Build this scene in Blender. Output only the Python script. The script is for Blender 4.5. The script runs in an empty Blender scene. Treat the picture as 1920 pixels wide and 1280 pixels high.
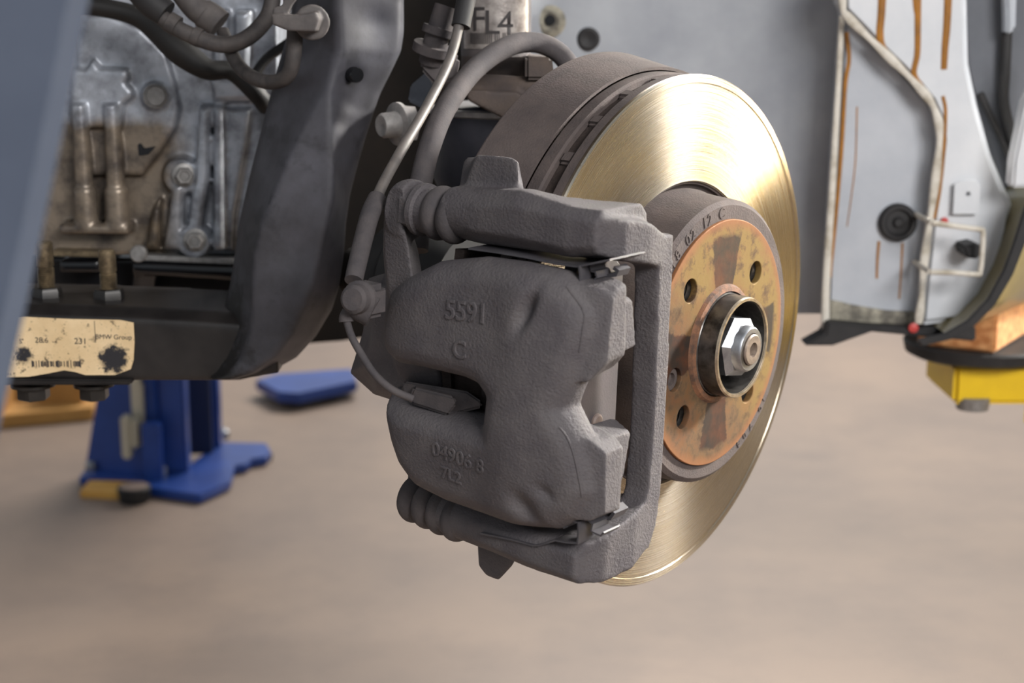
import bpy, bmesh, math, random
from mathutils import Vector, Matrix
import numpy as np
random.seed(7)
sc = bpy.context.scene
C0 = sc.collection
rad = math.radians

# ---------------------------------------------------------------- camera, light, exposure
FPX = 3000.0; PITCH = rad(12); CAMH = 0.67
cam = bpy.data.cameras.new('camera'); cam_o = bpy.data.objects.new('camera', cam); C0.objects.link(cam_o)
cam_o.location = (0, 0, CAMH); cam_o.rotation_euler = (rad(90) - PITCH, 0, 0)
cam.sensor_width = 36; cam.lens = FPX * 36 / 1920
cam.clip_start = 0.02
cam.dof.use_dof = True; cam.dof.focus_distance = 0.85; cam.dof.aperture_fstop = 8.8
sc.camera = cam_o
w = bpy.data.worlds.new('world'); sc.world = w; w.use_nodes = True
w.node_tree.nodes['Background'].inputs[0].default_value = (0.86, 0.93, 1.0, 1)
w.node_tree.nodes['Background'].inputs[1].default_value = 0.33
def area(name, loc, target, sx, sy, power, col, spread=180):
    l = bpy.data.lights.new(name, 'AREA'); l.shape = 'RECTANGLE'; l.size = sx; l.size_y = sy; l.energy = power; l.color = col; l.spread = rad(spread)
    o = bpy.data.objects.new(name, l); C0.objects.link(o); o.location = loc
    o.rotation_euler = (Vector(target) - Vector(loc)).to_track_quat('-Z', 'Y').to_euler()
    return o
area('shop_light_side', (2.15, 1.85, 1.55), (0.1, 0.9, 0.45), 0.26, 0.26, 7.5, (1.0, 0.96, 0.90), 40)
area('bay_light_low', (2.6, 2.75, 0.55), (0.1, 0.9, 0.45), 0.35, 0.3, 1.2, (1.0, 0.82, 0.52), 36)
area('shop_light_front', (1.3, -1.4, 1.75), (0.2, 1.0, 0.5), 1.2, 0.7, 57, (1.0, 0.97, 0.95))
area('shop_light_rear', (1.0, 5.2, 3.0), (0.6, 3.8, 0.0), 2.8, 1.6, 165, (1.0, 0.93, 0.85))
sc.view_settings.view_transform = 'Standard'; sc.view_settings.look = 'None'
sc.view_settings.gamma = 1; sc.view_settings.use_curve_mapping = False
sc.view_settings.exposure = 0.55

# ---------------------------------------------------------------- coordinates
CAM = Vector((0, 0, CAMH))
RT = Vector((1, 0, 0)); DN = Vector((0, -math.sin(PITCH), -math.cos(PITCH))); FW = Vector((0, math.cos(PITCH), -math.sin(PITCH)))
def ray(x, y): return FW + RT * ((x - 960) / FPX) + DN * ((y - 640) / FPX)
def hit(x, y, P, N):
    d = ray(x, y); return CAM + d * ((P - CAM).dot(N) / d.dot(N))
def aty(x, y, Y): return hit(x, y, Vector((0, Y, 0)), Vector((0, 1, 0)))       # point of the upright plane y = Y
def atz(x, y, z=0.0): return hit(x, y, Vector((0, 0, z)), Vector((0, 0, 1)))   # point of a level plane
def atd(x, y, d): return CAM + ray(x, y) * d
PXM = lambda px, d: px * d / FPX                                              # a length seen over px pixels at distance d
# wheel frame: x = u (rearwards), y = v (up), z = n (outboard along the axle)
WC = Vector((.094, .8933, .484)); AZ, EL = rad(52.3), rad(-2.6)
Nn = Vector((math.cos(EL) * math.sin(AZ), -math.cos(EL) * math.cos(AZ), math.sin(EL)))
Uu = Vector((0, 0, 1)).cross(Nn).normalized(); Vv = Nn.cross(Uu)
WM = Matrix(((Uu.x, Vv.x, Nn.x, WC.x), (Uu.y, Vv.y, Nn.y, WC.y), (Uu.z, Vv.z, Nn.z, WC.z), (0, 0, 0, 1)))
WI = WM.inverted()
def L(a, b, r): return Vector((-r, b, a))                                      # outboard a, up b, forward r
def pr(x, y, r):                                                               # (a, b) on the plane r forward of the axle
    q = WI @ hit(x, y, WC - Uu * r, Uu); return (q.z, q.y)
def pa(x, y, a):                                                               # (r, b) on the plane a along the axle
    q = WI @ hit(x, y, WC + Nn * a, Nn); return (-q.x, q.y)
def wl(p): return WI @ p

# ---------------------------------------------------------------- materials
def S(r, g, b):
    f = lambda c: (c / 255 / 12.92) if c <= 10 else ((c / 255 + .055) / 1.055) ** 2.4
    return (f(r), f(g), f(b), 1)
class NT:
    def __init__(s, name):
        s.m = bpy.data.materials.new(name); s.m.use_nodes = True; s.t = s.m.node_tree; s.b = s.t.nodes['Principled BSDF']
    def n(s, typ, **kw):
        x = s.t.nodes.new(typ)
        for k, v in kw.items():
            if k.startswith('i_'):
                key = k[2:]; x.inputs[int(key) if key.isdigit() else key].default_value = v
            else: setattr(x, k, v)
        return x
    def l(s, a, b): s.t.links.new(a, b)
    def coord(s): return s.n('ShaderNodeTexCoord').outputs['Object']
    def noise(s, vec, scale, detail=4, rough=.6):
        x = s.n('ShaderNodeTexNoise'); x.inputs['Scale'].default_value = scale; x.inputs['Detail'].default_value = detail
        x.inputs['Roughness'].default_value = rough; s.l(vec, x.inputs['Vector']); return x.outputs['Fac']
    def ramp(s, fac, lo, hi):
        x = s.n('ShaderNodeMapRange'); x.inputs['From Min'].default_value = lo; x.inputs['From Max'].default_value = hi; x.clamp = True
        s.l(fac, x.inputs['Value']); return x.outputs[0]
    def mix(s, fac, a, b):
        x = s.n('ShaderNodeMix', data_type='RGBA')
        for sock, val in ((x.inputs[0], fac), (x.inputs[6], a), (x.inputs[7], b)):
            if isinstance(val, (tuple, float, int)): sock.default_value = val
            else: s.l(val, sock)
        return x.outputs[2]
    def math(s, op, a, b=None, c=None):
        x = s.n('ShaderNodeMath', operation=op)
        for i, val in enumerate((a, b, c)):
            if val is None: continue
            if isinstance(val, (float, int)): x.inputs[i].default_value = val
            else: s.l(val, x.inputs[i])
        return x.outputs[0]
    def bump(s, h, strength, dist=.001):
        x = s.n('ShaderNodeBump'); x.inputs['Strength'].default_value = strength; x.inputs['Distance'].default_value = dist
        s.l(h, x.inputs['Height']); s.l(x.outputs[0], s.b.inputs['Normal'])
def mk(name, c1, c2=None, scale=40, lo=.35, hi=.65, rough=.6, metal=0, bump=0, bscale=900, bdist=.0006, detail=5, coat=0, spec=.5):
    t = NT(name); t.b.inputs['Roughness'].default_value = rough; t.b.inputs['Metallic'].default_value = metal
    t.b.inputs['Coat Weight'].default_value = coat; t.b.inputs['Specular IOR Level'].default_value = spec
    v = t.coord()
    if c2: t.l(t.mix(t.ramp(t.noise(v, scale, detail), lo, hi), c1, c2), t.b.inputs['Base Color'])
    else: t.b.inputs['Base Color'].default_value = c1
    if bump: t.bump(t.noise(v, bscale, 3), bump, bdist)
    return t.m
M = {}
M['iron'] = mk('dusty_cast_iron', S(75, 71, 74), S(87, 83, 84), 60, rough=.72, bump=.9, bscale=650, bdist=.0007, spec=.35)
M['iron_brown'] = mk('brown_dusty_iron', S(72, 65, 64), S(86, 77, 74), 50, rough=.8, bump=.6, bscale=800, spec=.25)
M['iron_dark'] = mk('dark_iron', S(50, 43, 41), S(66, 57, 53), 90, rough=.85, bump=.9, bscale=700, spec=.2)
M['clip'] = mk('dusty_spring_steel', S(78, 76, 80), S(64, 62, 66), 60, rough=.5, metal=.15)
M['rubber_dusty'] = mk('dusty_rubber', S(68, 65, 67), S(84, 79, 79), 70, rough=.8, bump=.4, spec=.2)
M['rubber_black'] = mk('black_rubber', S(26, 26, 28), S(36, 35, 36), 50, rough=.65)
M['cable'] = mk('grey_cable_sheath', S(84, 80, 78), S(104, 98, 94), 90, rough=.5)
M['pad_plate'] = mk('painted_pad_plate', S(78, 71, 73), S(70, 65, 67), 60, rough=.6, bump=.2)
M['friction'] = mk('friction_compound', S(120, 104, 74), S(92, 82, 64), 120, rough=.8)
M['rivet'] = mk('rusty_rivet', S(120, 104, 96), S(104, 92, 88), 300, rough=.6)
M['chrome'] = mk('zinc_plate', S(168, 171, 176), S(140, 142, 147), 120, rough=.42, metal=1)
M['stub'] = mk('machined_stub_steel', S(138, 124, 112), S(104, 92, 82), 200, rough=.5, metal=.5)
M['oily_steel'] = mk('oily_steel', S(104, 101, 98), S(46, 44, 42), 90, rough=.3, metal=.7)
M['rim_steel'] = mk('worn_rim_steel', S(200, 186, 166), S(160, 146, 124), 200, rough=.35, metal=.9)
M['rust_orange'] = mk('orange_rust', S(124, 84, 58), S(72, 54, 44), 160, rough=.8, bump=.5)
M['sub_grey'] = mk('dusty_painted_steel', S(58, 57, 63), S(86, 86, 93), 26, lo=.3, hi=.7, rough=.62, bump=.15, bscale=300)
M['sub_black'] = mk('oily_black_paint', S(22, 20, 20), S(40, 37, 36), 30, rough=.42, spec=.4)
M['black_gloss'] = mk('black_gloss_plastic', S(14, 15, 18), None, rough=.25)
M['dark'] = mk('dark_shade_and_drivetrain', S(20, 19, 18), S(34, 30, 27), 14, rough=.8, spec=.2)  # shade of the gap as a colour; also drive shaft and engine
M['bolt_dirty'] = mk('oily_thread_steel', S(140, 124, 98), S(80, 70, 56), 120, rough=.45, metal=.6)
M['bolt_black'] = mk('oily_black_bolt', S(24, 22, 21), S(40, 37, 34), 120, rough=.35, metal=.2)
M['bolt_alu'] = mk('dull_zinc_bolt', S(150, 148, 146), S(122, 120, 118), 160, rough=.45, metal=.5)
M['bolt_light'] = mk('pale_oxidised_bolt', S(168, 164, 162), S(140, 138, 136), 160, rough=.6, metal=.2)
M['harness'] = mk('dusty_cable_tape', S(54, 51, 51), S(74, 69, 67), 120, rough=.7, bump=.3)
M['harness_black'] = mk('black_cable', S(20, 19, 19), None, rough=.6)
M['connector'] = mk('dusty_grey_connector', S(68, 64, 64), S(86, 81, 79), 100, rough=.7)
M['silver_label'] = mk('foil_label', S(176, 168, 162), S(120, 112, 108), 130, lo=.4, hi=.7, rough=.3, metal=.45, bump=.5, bscale=120)
M['ink'] = mk('dark_print', S(52, 48, 48), None, rough=.7)
M['strut'] = mk('dusty_strut_tube', S(92, 86, 86), S(76, 70, 70), 60, rough=.6)
M['knuckle'] = mk('brown_knuckle_iron', S(88, 76, 68), S(70, 62, 60), 50, rough=.8, bump=.4)
M['joint'] = mk('blue_grey_joint', S(48, 50, 59), S(62, 62, 70), 40, rough=.6, bump=.2)
M['pale_metal'] = mk('pale_blue_metal', S(112, 118, 128), S(92, 96, 106), 60, rough=.45, metal=.2)
M['fg'] = mk('blue_grey_panel', S(64, 72, 87), S(72, 80, 95), 12, rough=.55, spec=.25)
M['panel'] = mk('primer_panel', S(184, 188, 194), S(152, 158, 167), 9, lo=.3, hi=.75, rough=.42)
M['panel_dark'] = mk('dirty_primer_panel', S(164, 168, 173), S(122, 126, 135), 8, lo=.3, hi=.75, rough=.5)
M['panel_white'] = mk('white_body_paint', S(216, 218, 221), S(198, 202, 207), 10, rough=.25)
M['liner'] = mk('grey_liner', S(96, 99, 106), S(80, 83, 90), 10, rough=.6)
M['sealant'] = mk('dirty_seam_sealer', S(208, 203, 192), S(150, 140, 120), 60, lo=.45, hi=.75, rough=.6, bump=.3, bscale=200)
M['wax'] = mk('amber_wax', S(164, 108, 26), S(132, 88, 30), 60, rough=.3)
M['grime'] = mk('underseal_grime', S(170, 165, 148), S(96, 92, 84), 70, lo=.35, hi=.6, rough=.8, bump=.8, bscale=150, bdist=.002)
M['sill'] = mk('body_paint_yellow_reflection', S(122, 110, 66), S(104, 96, 66), 14, rough=.3, coat=.3)  # gloss body paint with a yellow reflection put into its colour
M['blue'] = mk('blue_paint', S(36, 70, 146), S(30, 60, 128), 12, rough=.35)
M['blue_shaded'] = mk('shaded_blue_paint', S(18, 32, 66), None, rough=.5)  # the blue paint darkened, column's inner shade put into the colour
M['cream_metal'] = mk('plated_latch', S(200, 194, 176), None, rough=.4, metal=.3)
M['yellow'] = mk('yellow_paint', S(228, 190, 14), S(208, 170, 16), 10, rough=.4)
M['wood_yellow'] = mk('yellow_wood', S(222, 172, 88), S(204, 150, 70), 16, rough=.7)
M['pallet'] = mk('pallet_wood', S(196, 148, 82), S(170, 124, 64), 8, rough=.8)
M['beige_block'] = mk('beige_block', S(186, 160, 140), None, rough=.8)
M['puck_top'] = mk('dusty_puck_top', S(130, 112, 102), None, rough=.8)
M['red'] = mk('red_plastic', S(190, 70, 66), None, rough=.5)

def floor_mat():
    t = NT('concrete_floor'); v = t.coord()
    n1 = t.ramp(t.noise(v, 1.3, 5), .35, .68); n2 = t.ramp(t.noise(v, 5, 6, .7), .42, .7)
    c = t.mix(n1, S(146, 127, 112), S(124, 110, 101)); c = t.mix(t.math('MULTIPLY', n2, .5), c, S(108, 96, 90))
    n3 = t.ramp(t.noise(v, 2.4, 3), .62, .74); c = t.mix(t.math('MULTIPLY', n3, .5), c, S(98, 89, 87))
    t.l(c, t.b.inputs['Base Color']); t.b.inputs['Roughness'].default_value = .5; t.b.inputs['Specular IOR Level'].default_value = .3
    return t.m
def disc_mat():
    t = NT('brushed_disc_steel'); v = t.coord(); b = t.b
    sep = t.n('ShaderNodeSeparateXYZ'); t.l(v, sep.inputs[0])
    r = t.math('SQRT', t.math('ADD', t.math('MULTIPLY', sep.outputs[0], sep.outputs[0]), t.math('MULTIPLY', sep.outputs[1], sep.outputs[1])))
    cmb = t.n('ShaderNodeCombineXYZ'); t.l(r, cmb.inputs[0])
    rings = t.noise(cmb.outputs[0], 1500, 4, .8); wide = t.noise(cmb.outputs[0], 160, 2)
    spots = t.ramp(t.noise(v, 130, 5, .7), .68, .74)
    patch = t.ramp(t.noise(v, 14, 3), .42, .62)
    c = t.mix(t.ramp(rings, .35, .65), S(146, 136, 120), S(204, 196, 183))
    c = t.mix(t.math('MULTIPLY', patch, .3), c, S(184, 166, 132))
    c = t.mix(t.math('MULTIPLY', t.ramp(wide, .5, .7), .3), c, S(160, 142, 112))
    c = t.mix(t.math('MULTIPLY', spots, .6), c, S(120, 92, 62))
    t.l(c, b.inputs['Base Color']); b.inputs['Metallic'].default_value = 1
    t.l(t.math('MULTIPLY_ADD', rings, .14, .20), b.inputs['Roughness']); b.inputs['Anisotropic'].default_value = .9; b.inputs['Anisotropic Rotation'].default_value = .25
    tg = t.n('ShaderNodeTangent', direction_type='RADIAL', axis='Z'); t.l(tg.outputs[0], b.inputs['Tangent'])
    t.bump(rings, .30, .0003)
    return t.m
def hubface_mat():
    t = NT('rusty_gold_hub_face'); v = t.coord()
    sep = t.n('ShaderNodeSeparateXYZ'); t.l(v, sep.inputs[0]); x, y = sep.outputs[0], sep.outputs[1]
    r = t.math('SQRT', t.math('ADD', t.math('MULTIPLY', x, x), t.math('MULTIPLY', y, y)))
    nz = t.noise(v, 110, 4, .7); nb = t.noise(v, 45, 4)
    ax, ay = t.math('ABSOLUTE', x), t.math('ABSOLUTE', y)
    small = t.math('MINIMUM', ax, ay)                       # distance from the nearer axis: four wheel-contact gaps
    edge = t.math('ADD', t.math('MULTIPLY_ADD', r, .20, .003), t.math('MULTIPLY_ADD', nz, .006, -.003))
    k = t.ramp(t.math('SUBTRACT', edge, small), -.0006, .0006)
    k = t.math('MULTIPLY', k, t.ramp(t.math('ADD', r, t.math('MULTIPLY_ADD', nz, .01, -.005)), .0625, .060))
    orange = t.ramp(nb, .48, .62)
    low = t.ramp(t.math('ADD', t.math('ADD', x, y), t.math('MULTIPLY_ADD', nb, .08, -.04)), .005, -.03)
    c = t.mix(t.math('MULTIPLY', orange, .55), S(118, 97, 58), S(116, 82, 58))
    c = t.mix(t.math('MULTIPLY', low, .7), c, t.mix(t.ramp(nz, .4, .6), S(104, 72, 54), S(84, 72, 64)))
    c = t.mix(t.ramp(nz, .5, .66), c, S(80, 62, 46))
    c = t.mix(t.ramp(r, .064, .0695), c, S(128, 88, 60))
    c = t.mix(t.math('MULTIPLY', k, .9), c, t.mix(t.ramp(nb, .45, .65), S(40, 35, 33), S(74, 44, 30)))
    t.l(c, t.b.inputs['Base Color'])
    t.l(t.math('MULTIPLY_ADD', k, -.18, .20), t.b.inputs['Metallic']); t.b.inputs['Roughness'].default_value = .68; t.b.inputs['Specular IOR Level'].default_value = .15
    t.bump(nz, .3, .0006)
    return t.m
def gearbox_mat():
    t = NT('oil_stained_aluminium'); v = t.coord()
    geo = t.n('ShaderNodeNewGeometry'); sep = t.n('ShaderNodeSeparateXYZ'); t.l(geo.outputs['Position'], sep.inputs[0])
    n1 = t.noise(v, 60, 5); n2 = t.noise(v, 18, 4)
    c = t.mix(t.ramp(n1, .4, .7), S(178, 183, 192), S(112, 114, 121))
    c = t.mix(t.ramp(n2, .55, .72), c, S(60, 57, 56))
    z = t.math('ADD', sep.outputs[2], t.math('MULTIPLY_ADD', n2, .03, -.015))
    oil = t.math('MULTIPLY', t.ramp(z, .594, .584), t.ramp(t.math('ADD', sep.outputs[0], t.math('MULTIPLY_ADD', n2, .04, -.02)), -.226, -.245))
    c = t.mix(t.math('MULTIPLY', oil, .85), c, t.mix(t.ramp(n1, .4, .65), S(118, 100, 74), S(66, 54, 40)))
    t.l(c, t.b.inputs['Base Color']); t.b.inputs['Metallic'].default_value = .45; t.b.inputs['Roughness'].default_value = .38
    t.bump(t.noise(v, 500, 3), .3, .0006)
    return t.m
def label_mat():
    t = NT('soiled_paper_label'); v = t.coord()
    n1 = t.noise(v, 190, 6, .75); n2 = t.noise(v, 40, 4)
    c = t.mix(t.ramp(n2, .4, .65), S(222, 198, 158), S(206, 180, 138)); c = t.mix(t.ramp(n1, .56, .66), c, S(70, 58, 46))
    geo = t.n('ShaderNodeNewGeometry')
    for px, py, rr in ((210, 675, .0108), (40, 668, .008)):
        P = aty(px, py, .98)
        d = t.n('ShaderNodeVectorMath', operation='DISTANCE'); t.l(geo.outputs['Position'], d.inputs[0]); d.inputs[1].default_value = P
        k = t.ramp(t.math('ADD', d.outputs['Value'], t.math('MULTIPLY_ADD', n1, .02, -.01)), rr, rr - .003)
        c = t.mix(k, c, S(36, 36, 40))
    t.l(c, t.b.inputs['Base Color']); t.b.inputs['Roughness'].default_value = .45
    return t.m
def wood_mat():
    t = NT('wood_block'); v = t.coord()
    mp = t.n('ShaderNodeMapping'); mp.inputs['Scale'].default_value = (1, 12, 12); t.l(v, mp.inputs[0])
    g = t.noise(mp.outputs[0], 14, 4)
    t.l(t.mix(t.ramp(g, .35, .65), S(214, 158, 104), S(168, 106, 58)), t.b.inputs['Base Color']); t.b.inputs['Roughness'].default_value = .7
    return t.m
def upright_mat():
    t = NT('dusty_steel_with_oil'); v = t.coord(); geo = t.n('ShaderNodeNewGeometry'); sep = t.n('ShaderNodeSeparateXYZ'); t.l(geo.outputs['Position'], sep.inputs[0])
    n1 = t.noise(v, 26, 5); n2 = t.noise(v, 60, 5, .7)
    c = t.mix(t.ramp(n1, .3, .7), S(42, 41, 45), S(72, 72, 79)); c = t.mix(t.math('MULTIPLY', t.ramp(t.noise(v, 34, 4), .58, .66), .5), c, S(26, 26, 30))
    k = t.math('MULTIPLY', t.ramp(t.math('ADD', sep.outputs[0], t.math('MULTIPLY_ADD', n2, .07, -.035)), -.160, -.176), t.ramp(t.math('ADD', sep.outputs[2], t.math('MULTIPLY_ADD', n2, .05, -.025)), .505, .485))
    t.l(t.mix(k, c, S(24, 22, 22)), t.b.inputs['Base Color']); t.b.inputs['Roughness'].default_value = .6
    t.bump(t.noise(v, 300, 3), .15, .0006); return t.m
M['upright'] = upright_mat()
M['floor'] = floor_mat(); M['disc'] = disc_mat(); M['hubface'] = hubface_mat(); M['gearbox'] = gearbox_mat()
M['label'] = label_mat(); M['wood'] = wood_mat()

# ---------------------------------------------------------------- mesh helpers
def loft(sections, cap=True, bm=None, closed=True):
    bm = bm or bmesh.new()
    rows = [[bm.verts.new(p) for p in s] for s in sections]
    n = len(rows[0])
    for A, B in zip(rows, rows[1:]):
        for i in range(n if closed else n - 1):
            j = (i + 1) % n; bm.faces.new((A[i], A[j], B[j], B[i]))
    if cap and closed:
        bm.faces.new(rows[0][::-1]); bm.faces.new(rows[-1])
    return bm
def prism_r(poly, layers, bm=None):      # polygon (a, b) carried forward; layers [(r, inset)]
    return loft([[L(a, b, r) for a, b in inset(poly, d)] for r, d in layers], bm=bm)
def prism_a(poly, layers, bm=None):      # polygon (r, b) carried outboard
    return loft([[L(a, b, r) for r, b in inset(poly, d)] for a, d in layers], bm=bm)
def prism_y(pts, Y0, Y1, bm=None, ins=0):   # pixel polygon on the plane y=Y0 carried back to Y1
    P = [aty(x, y, Y0) for x, y in pts]
    if ins:
        q = inset([(p.x, p.z) for p in P], ins); F = [Vector((x, Y0, z)) for x, z in q]
        return loft([F, [Vector((p.x, Y0 + abs(ins), p.z)) for p in P], [Vector((p.x, Y1, p.z)) for p in P]], bm=bm)
    return loft([P, [Vector((p.x, Y1, p.z)) for p in P]], bm=bm)
def area2(p): return sum(p[i][0] * p[(i + 1) % len(p)][1] - p[(i + 1) % len(p)][0] * p[i][1] for i in range(len(p)))
def inset(poly, d):
    if not d: return list(poly)
    s = 1 if area2(poly) > 0 else -1; out = []; n = len(poly)
    for i in range(n):
        p, c, q = Vector(poly[i - 1]), Vector(poly[i]), Vector(poly[(i + 1) % n])
        e1, e2 = (c - p).normalized(), (q - c).normalized()
        n1, n2 = Vector((-e1.y, e1.x)) * s, Vector((-e2.y, e2.x)) * s
        m = n1 + n2; k = max(m.dot(n1), .45); out.append(tuple(c + m * (d / k)))
    return out
def ring_pts(c, ax, r, seg, ref=None, sq=1.0, ph=0):
    ax = ax.normalized(); ref = ref or (Vector((0, 0, 1)) if abs(ax.z) < .9 else Vector((1, 0, 0)))
    e1 = ax.cross(ref).normalized(); e2 = ax.cross(e1)
    return [c + e1 * (r * math.cos(t)) + e2 * (r * sq * math.sin(t)) for t in (ph + 2 * math.pi * i / seg for i in range(seg))]
def turned(p0, ax, prof, seg=24, bm=None, ph=0, cap=True):   # profile [(along, radius)] about an axis
    ax = ax.normalized(); return loft([ring_pts(p0 + ax * h, ax, max(r, 1e-5), seg, ph=ph) for h, r in prof], bm=bm, cap=cap)
def cyl(p0, p1, r0, r1=None, seg=20, bm=None):
    return turned(p0, p1 - p0, [(0, r0), ((p1 - p0).length, r0 if r1 is None else r1)], seg, bm)
def smooth_path(P, n=8):
    out = []; P = [Vector(p) for p in P]; Q = [P[0] * 2 - P[1]] + P + [P[-1] * 2 - P[-2]]
    for i in range(1, len(Q) - 2):
        for k in range(n):
            t = k / n; a, b, c, d = Q[i - 1:i + 3]
            out.append(.5 * ((2 * b) + (c - a) * t + (2 * a - 5 * b + 4 * c - d) * t * t + (3 * b - a - 3 * c + d) * t ** 3))
    out.append(P[-1]); return out
def sweep(P, r, seg=12, n=8, bm=None, flat=1.0, smooth=True):
    Q = smooth_path(P, n) if smooth else [Vector(p) for p in P]; secs = []; m = len(Q)
    T = [(Q[min(i + 1, m - 1)] - Q[max(i - 1, 0)]).normalized() for i in range(m)]
    e = T[0].orthogonal().normalized() if abs(T[0].y) > .95 else T[0].cross(Vector((0, 1, 0))).normalized()
    for i in range(m):
        e = (e - T[i] * e.dot(T[i])).normalized(); f = T[i].cross(e)
        R = r(i / (m - 1)) if callable(r) else r
        secs.append([Q[i] + e * (R * math.cos(t)) + f * (R * flat * math.sin(t)) for t in (2 * math.pi * k / seg for k in range(seg))])
    return loft(secs, bm=bm)
def boxb(c, sx, sy, sz, bm=None, rot=None):
    bm = bm or bmesh.new()
    g = bmesh.ops.create_cube(bm, size=1)['verts']
    mt = Matrix.Translation(c) @ (rot or Matrix()) @ Matrix.Diagonal((sx, sy, sz, 1)); bmesh.ops.transform(bm, matrix=mt, verts=g); return bm
def bevel(bm, w, seg=2):
    bmesh.ops.recalc_face_normals(bm, faces=bm.faces)
    bmesh.ops.bevel(bm, geom=[e for e in bm.edges if len(e.link_faces) == 2 and e.calc_face_angle(0) > .5], offset=w, segments=seg, affect='EDGES', clamp_overlap=True)
    return bm
def to_mesh(bm, name, smooth=True, angle=35):
    bmesh.ops.recalc_face_normals(bm, faces=bm.faces)
    me = bpy.data.meshes.new(name); bm.to_mesh(me); bm.free()
    if smooth:
        for p in me.polygons: p.use_smooth = True
        me.set_sharp_from_angle(angle=rad(angle))
    return me
def fuse(bm, name, voxel, it, factor=.5, warp=None):           # weld overlapping solids into one rounded casting
    bmesh.ops.recalc_face_normals(bm, faces=bm.faces)
    me = bpy.data.meshes.new('tmp'); bm.to_mesh(me); bm.free()
    o = bpy.data.objects.new('tmp', me); C0.objects.link(o)
    m = o.modifiers.new('r', 'REMESH'); m.mode = 'VOXEL'; m.voxel_size = voxel
    s = o.modifiers.new('s', 'SMOOTH'); s.iterations = it; s.factor = factor
    dg = bpy.context.evaluated_depsgraph_get(); dg.update()
    out = bpy.data.meshes.new_from_object(o.evaluated_get(dg)); out.name = name
    bpy.data.objects.remove(o); bpy.data.meshes.remove(me)
    if warp:
        co = np.empty(len(out.vertices) * 3, dtype=np.float32); out.vertices.foreach_get('co', co); co = co.reshape(-1, 3)
        co = warp(co); out.vertices.foreach_set('co', co.astype(np.float32).ravel()); out.update()
    for p in out.polygons: p.use_smooth = True
    return out
def plate(outline, holes, t, bev=0.0):      # flat sheet with holes in local xy, thickness along z
    cu = bpy.data.curves.new('tmp', 'CURVE'); cu.dimensions = '2D'; cu.fill_mode = 'BOTH'; cu.extrude = t / 2 - bev; cu.bevel_depth = bev; cu.bevel_resolution = 2
    for pts in [outline] + list(holes):
        s = cu.splines.new('POLY'); s.points.add(len(pts) - 1); s.use_cyclic_u = True
        for p, q in zip(s.points, pts): p.co = (q[0], q[1], 0, 1)
    return curve_mesh(cu)
def curve_mesh(cu):
    o = bpy.data.objects.new('tmp', cu); C0.objects.link(o)
    dg = bpy.context.evaluated_depsgraph_get(); dg.update()
    me = bpy.data.meshes.new_from_object(o.evaluated_get(dg)); bpy.data.objects.remove(o); bpy.data.curves.remove(cu)
    for p in me.polygons: p.use_smooth = True
    me.set_sharp_from_angle(angle=rad(30)); return me
def circle(r, n=48, cx=0, cy=0): return [(cx + r * math.cos(2 * math.pi * i / n), cy + r * math.sin(2 * math.pi * i / n)) for i in range(n)]
def lettering(txt, size, ext=.0004, bev=0.0):
    cu = bpy.data.curves.new('tmp', 'FONT'); cu.body = txt; cu.size = size; cu.extrude = ext; cu.bevel_depth = bev; cu.align_x = 'CENTER'; cu.align_y = 'CENTER'; cu.resolution_u = 4
    return curve_mesh(cu)
def tag(o, label, cat, group=None, kind=None):
    if label: o['label'] = label
    if cat: o['category'] = cat
    if group: o['group'] = group
    if kind: o['kind'] = kind
    return o
def thing(name, label, cat, mat=None, group=None):
    o = bpy.data.objects.new(name, None); C0.objects.link(o); o.empty_display_size = .02
    o.matrix_world = mat if isinstance(mat, Matrix) else Matrix.Translation(mat or (0, 0, 0))
    WORLD[o.name] = o.matrix_world.copy()
    return tag(o, label, cat, group)
WORLD = {}
def root(o):
    while o.parent: o = o.parent
    return o
def part(name, me, mat, parent, world=False, label=None):
    if isinstance(me, bmesh.types.BMesh): me = to_mesh(me, name)
    if world: me.transform(WORLD[root(parent).name].inverted())
    me.name = name; me.materials.clear(); me.materials.append(M[mat])
    o = bpy.data.objects.new(name, me); C0.objects.link(o); o.parent = parent
    if label: o['label'] = label
    return o
def solo(name, me, mat, label, cat, kind=None, group=None):
    if isinstance(me, bmesh.types.BMesh): me = to_mesh(me, name)
    me.name = name; me.materials.clear(); me.materials.append(M[mat])
    o = bpy.data.objects.new(name, me); C0.objects.link(o); return tag(o, label, cat, group, kind)
def inst(name, me, parent, mtx):           # a further piece that shares its mesh
    o = bpy.data.objects.new(name, me); C0.objects.link(o); o.parent = parent; o.matrix_local = mtx; return o
def hexbolt(p, ax, r, h, bm=None, flange=1.35, fh=.25, dimple=True):
    bm = bm or bmesh.new()
    if flange: turned(p, ax, [(0, r * flange), (h * fh * .7, r * flange), (h * fh, r * 1.1)], 24, bm)
    turned(p, ax, [(0, r), (h * .9, r), (h, r * .88)] + ([(h, r * .6), (h * .9, r * .5)] if dimple else []), 6, bm); return bm

# ================================================================ SETTING
fl = bmesh.new(); bmesh.ops.create_grid(fl, x_segments=4, y_segments=4, size=1); bmesh.ops.transform(fl, matrix=Matrix.Translation((0, 4, 0)) @ Matrix.Diagonal((9, 9, 1, 1)), verts=fl.verts)
solo('floor', fl, 'floor', 'beige stained concrete workshop floor', 'floor', kind='structure')

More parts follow.
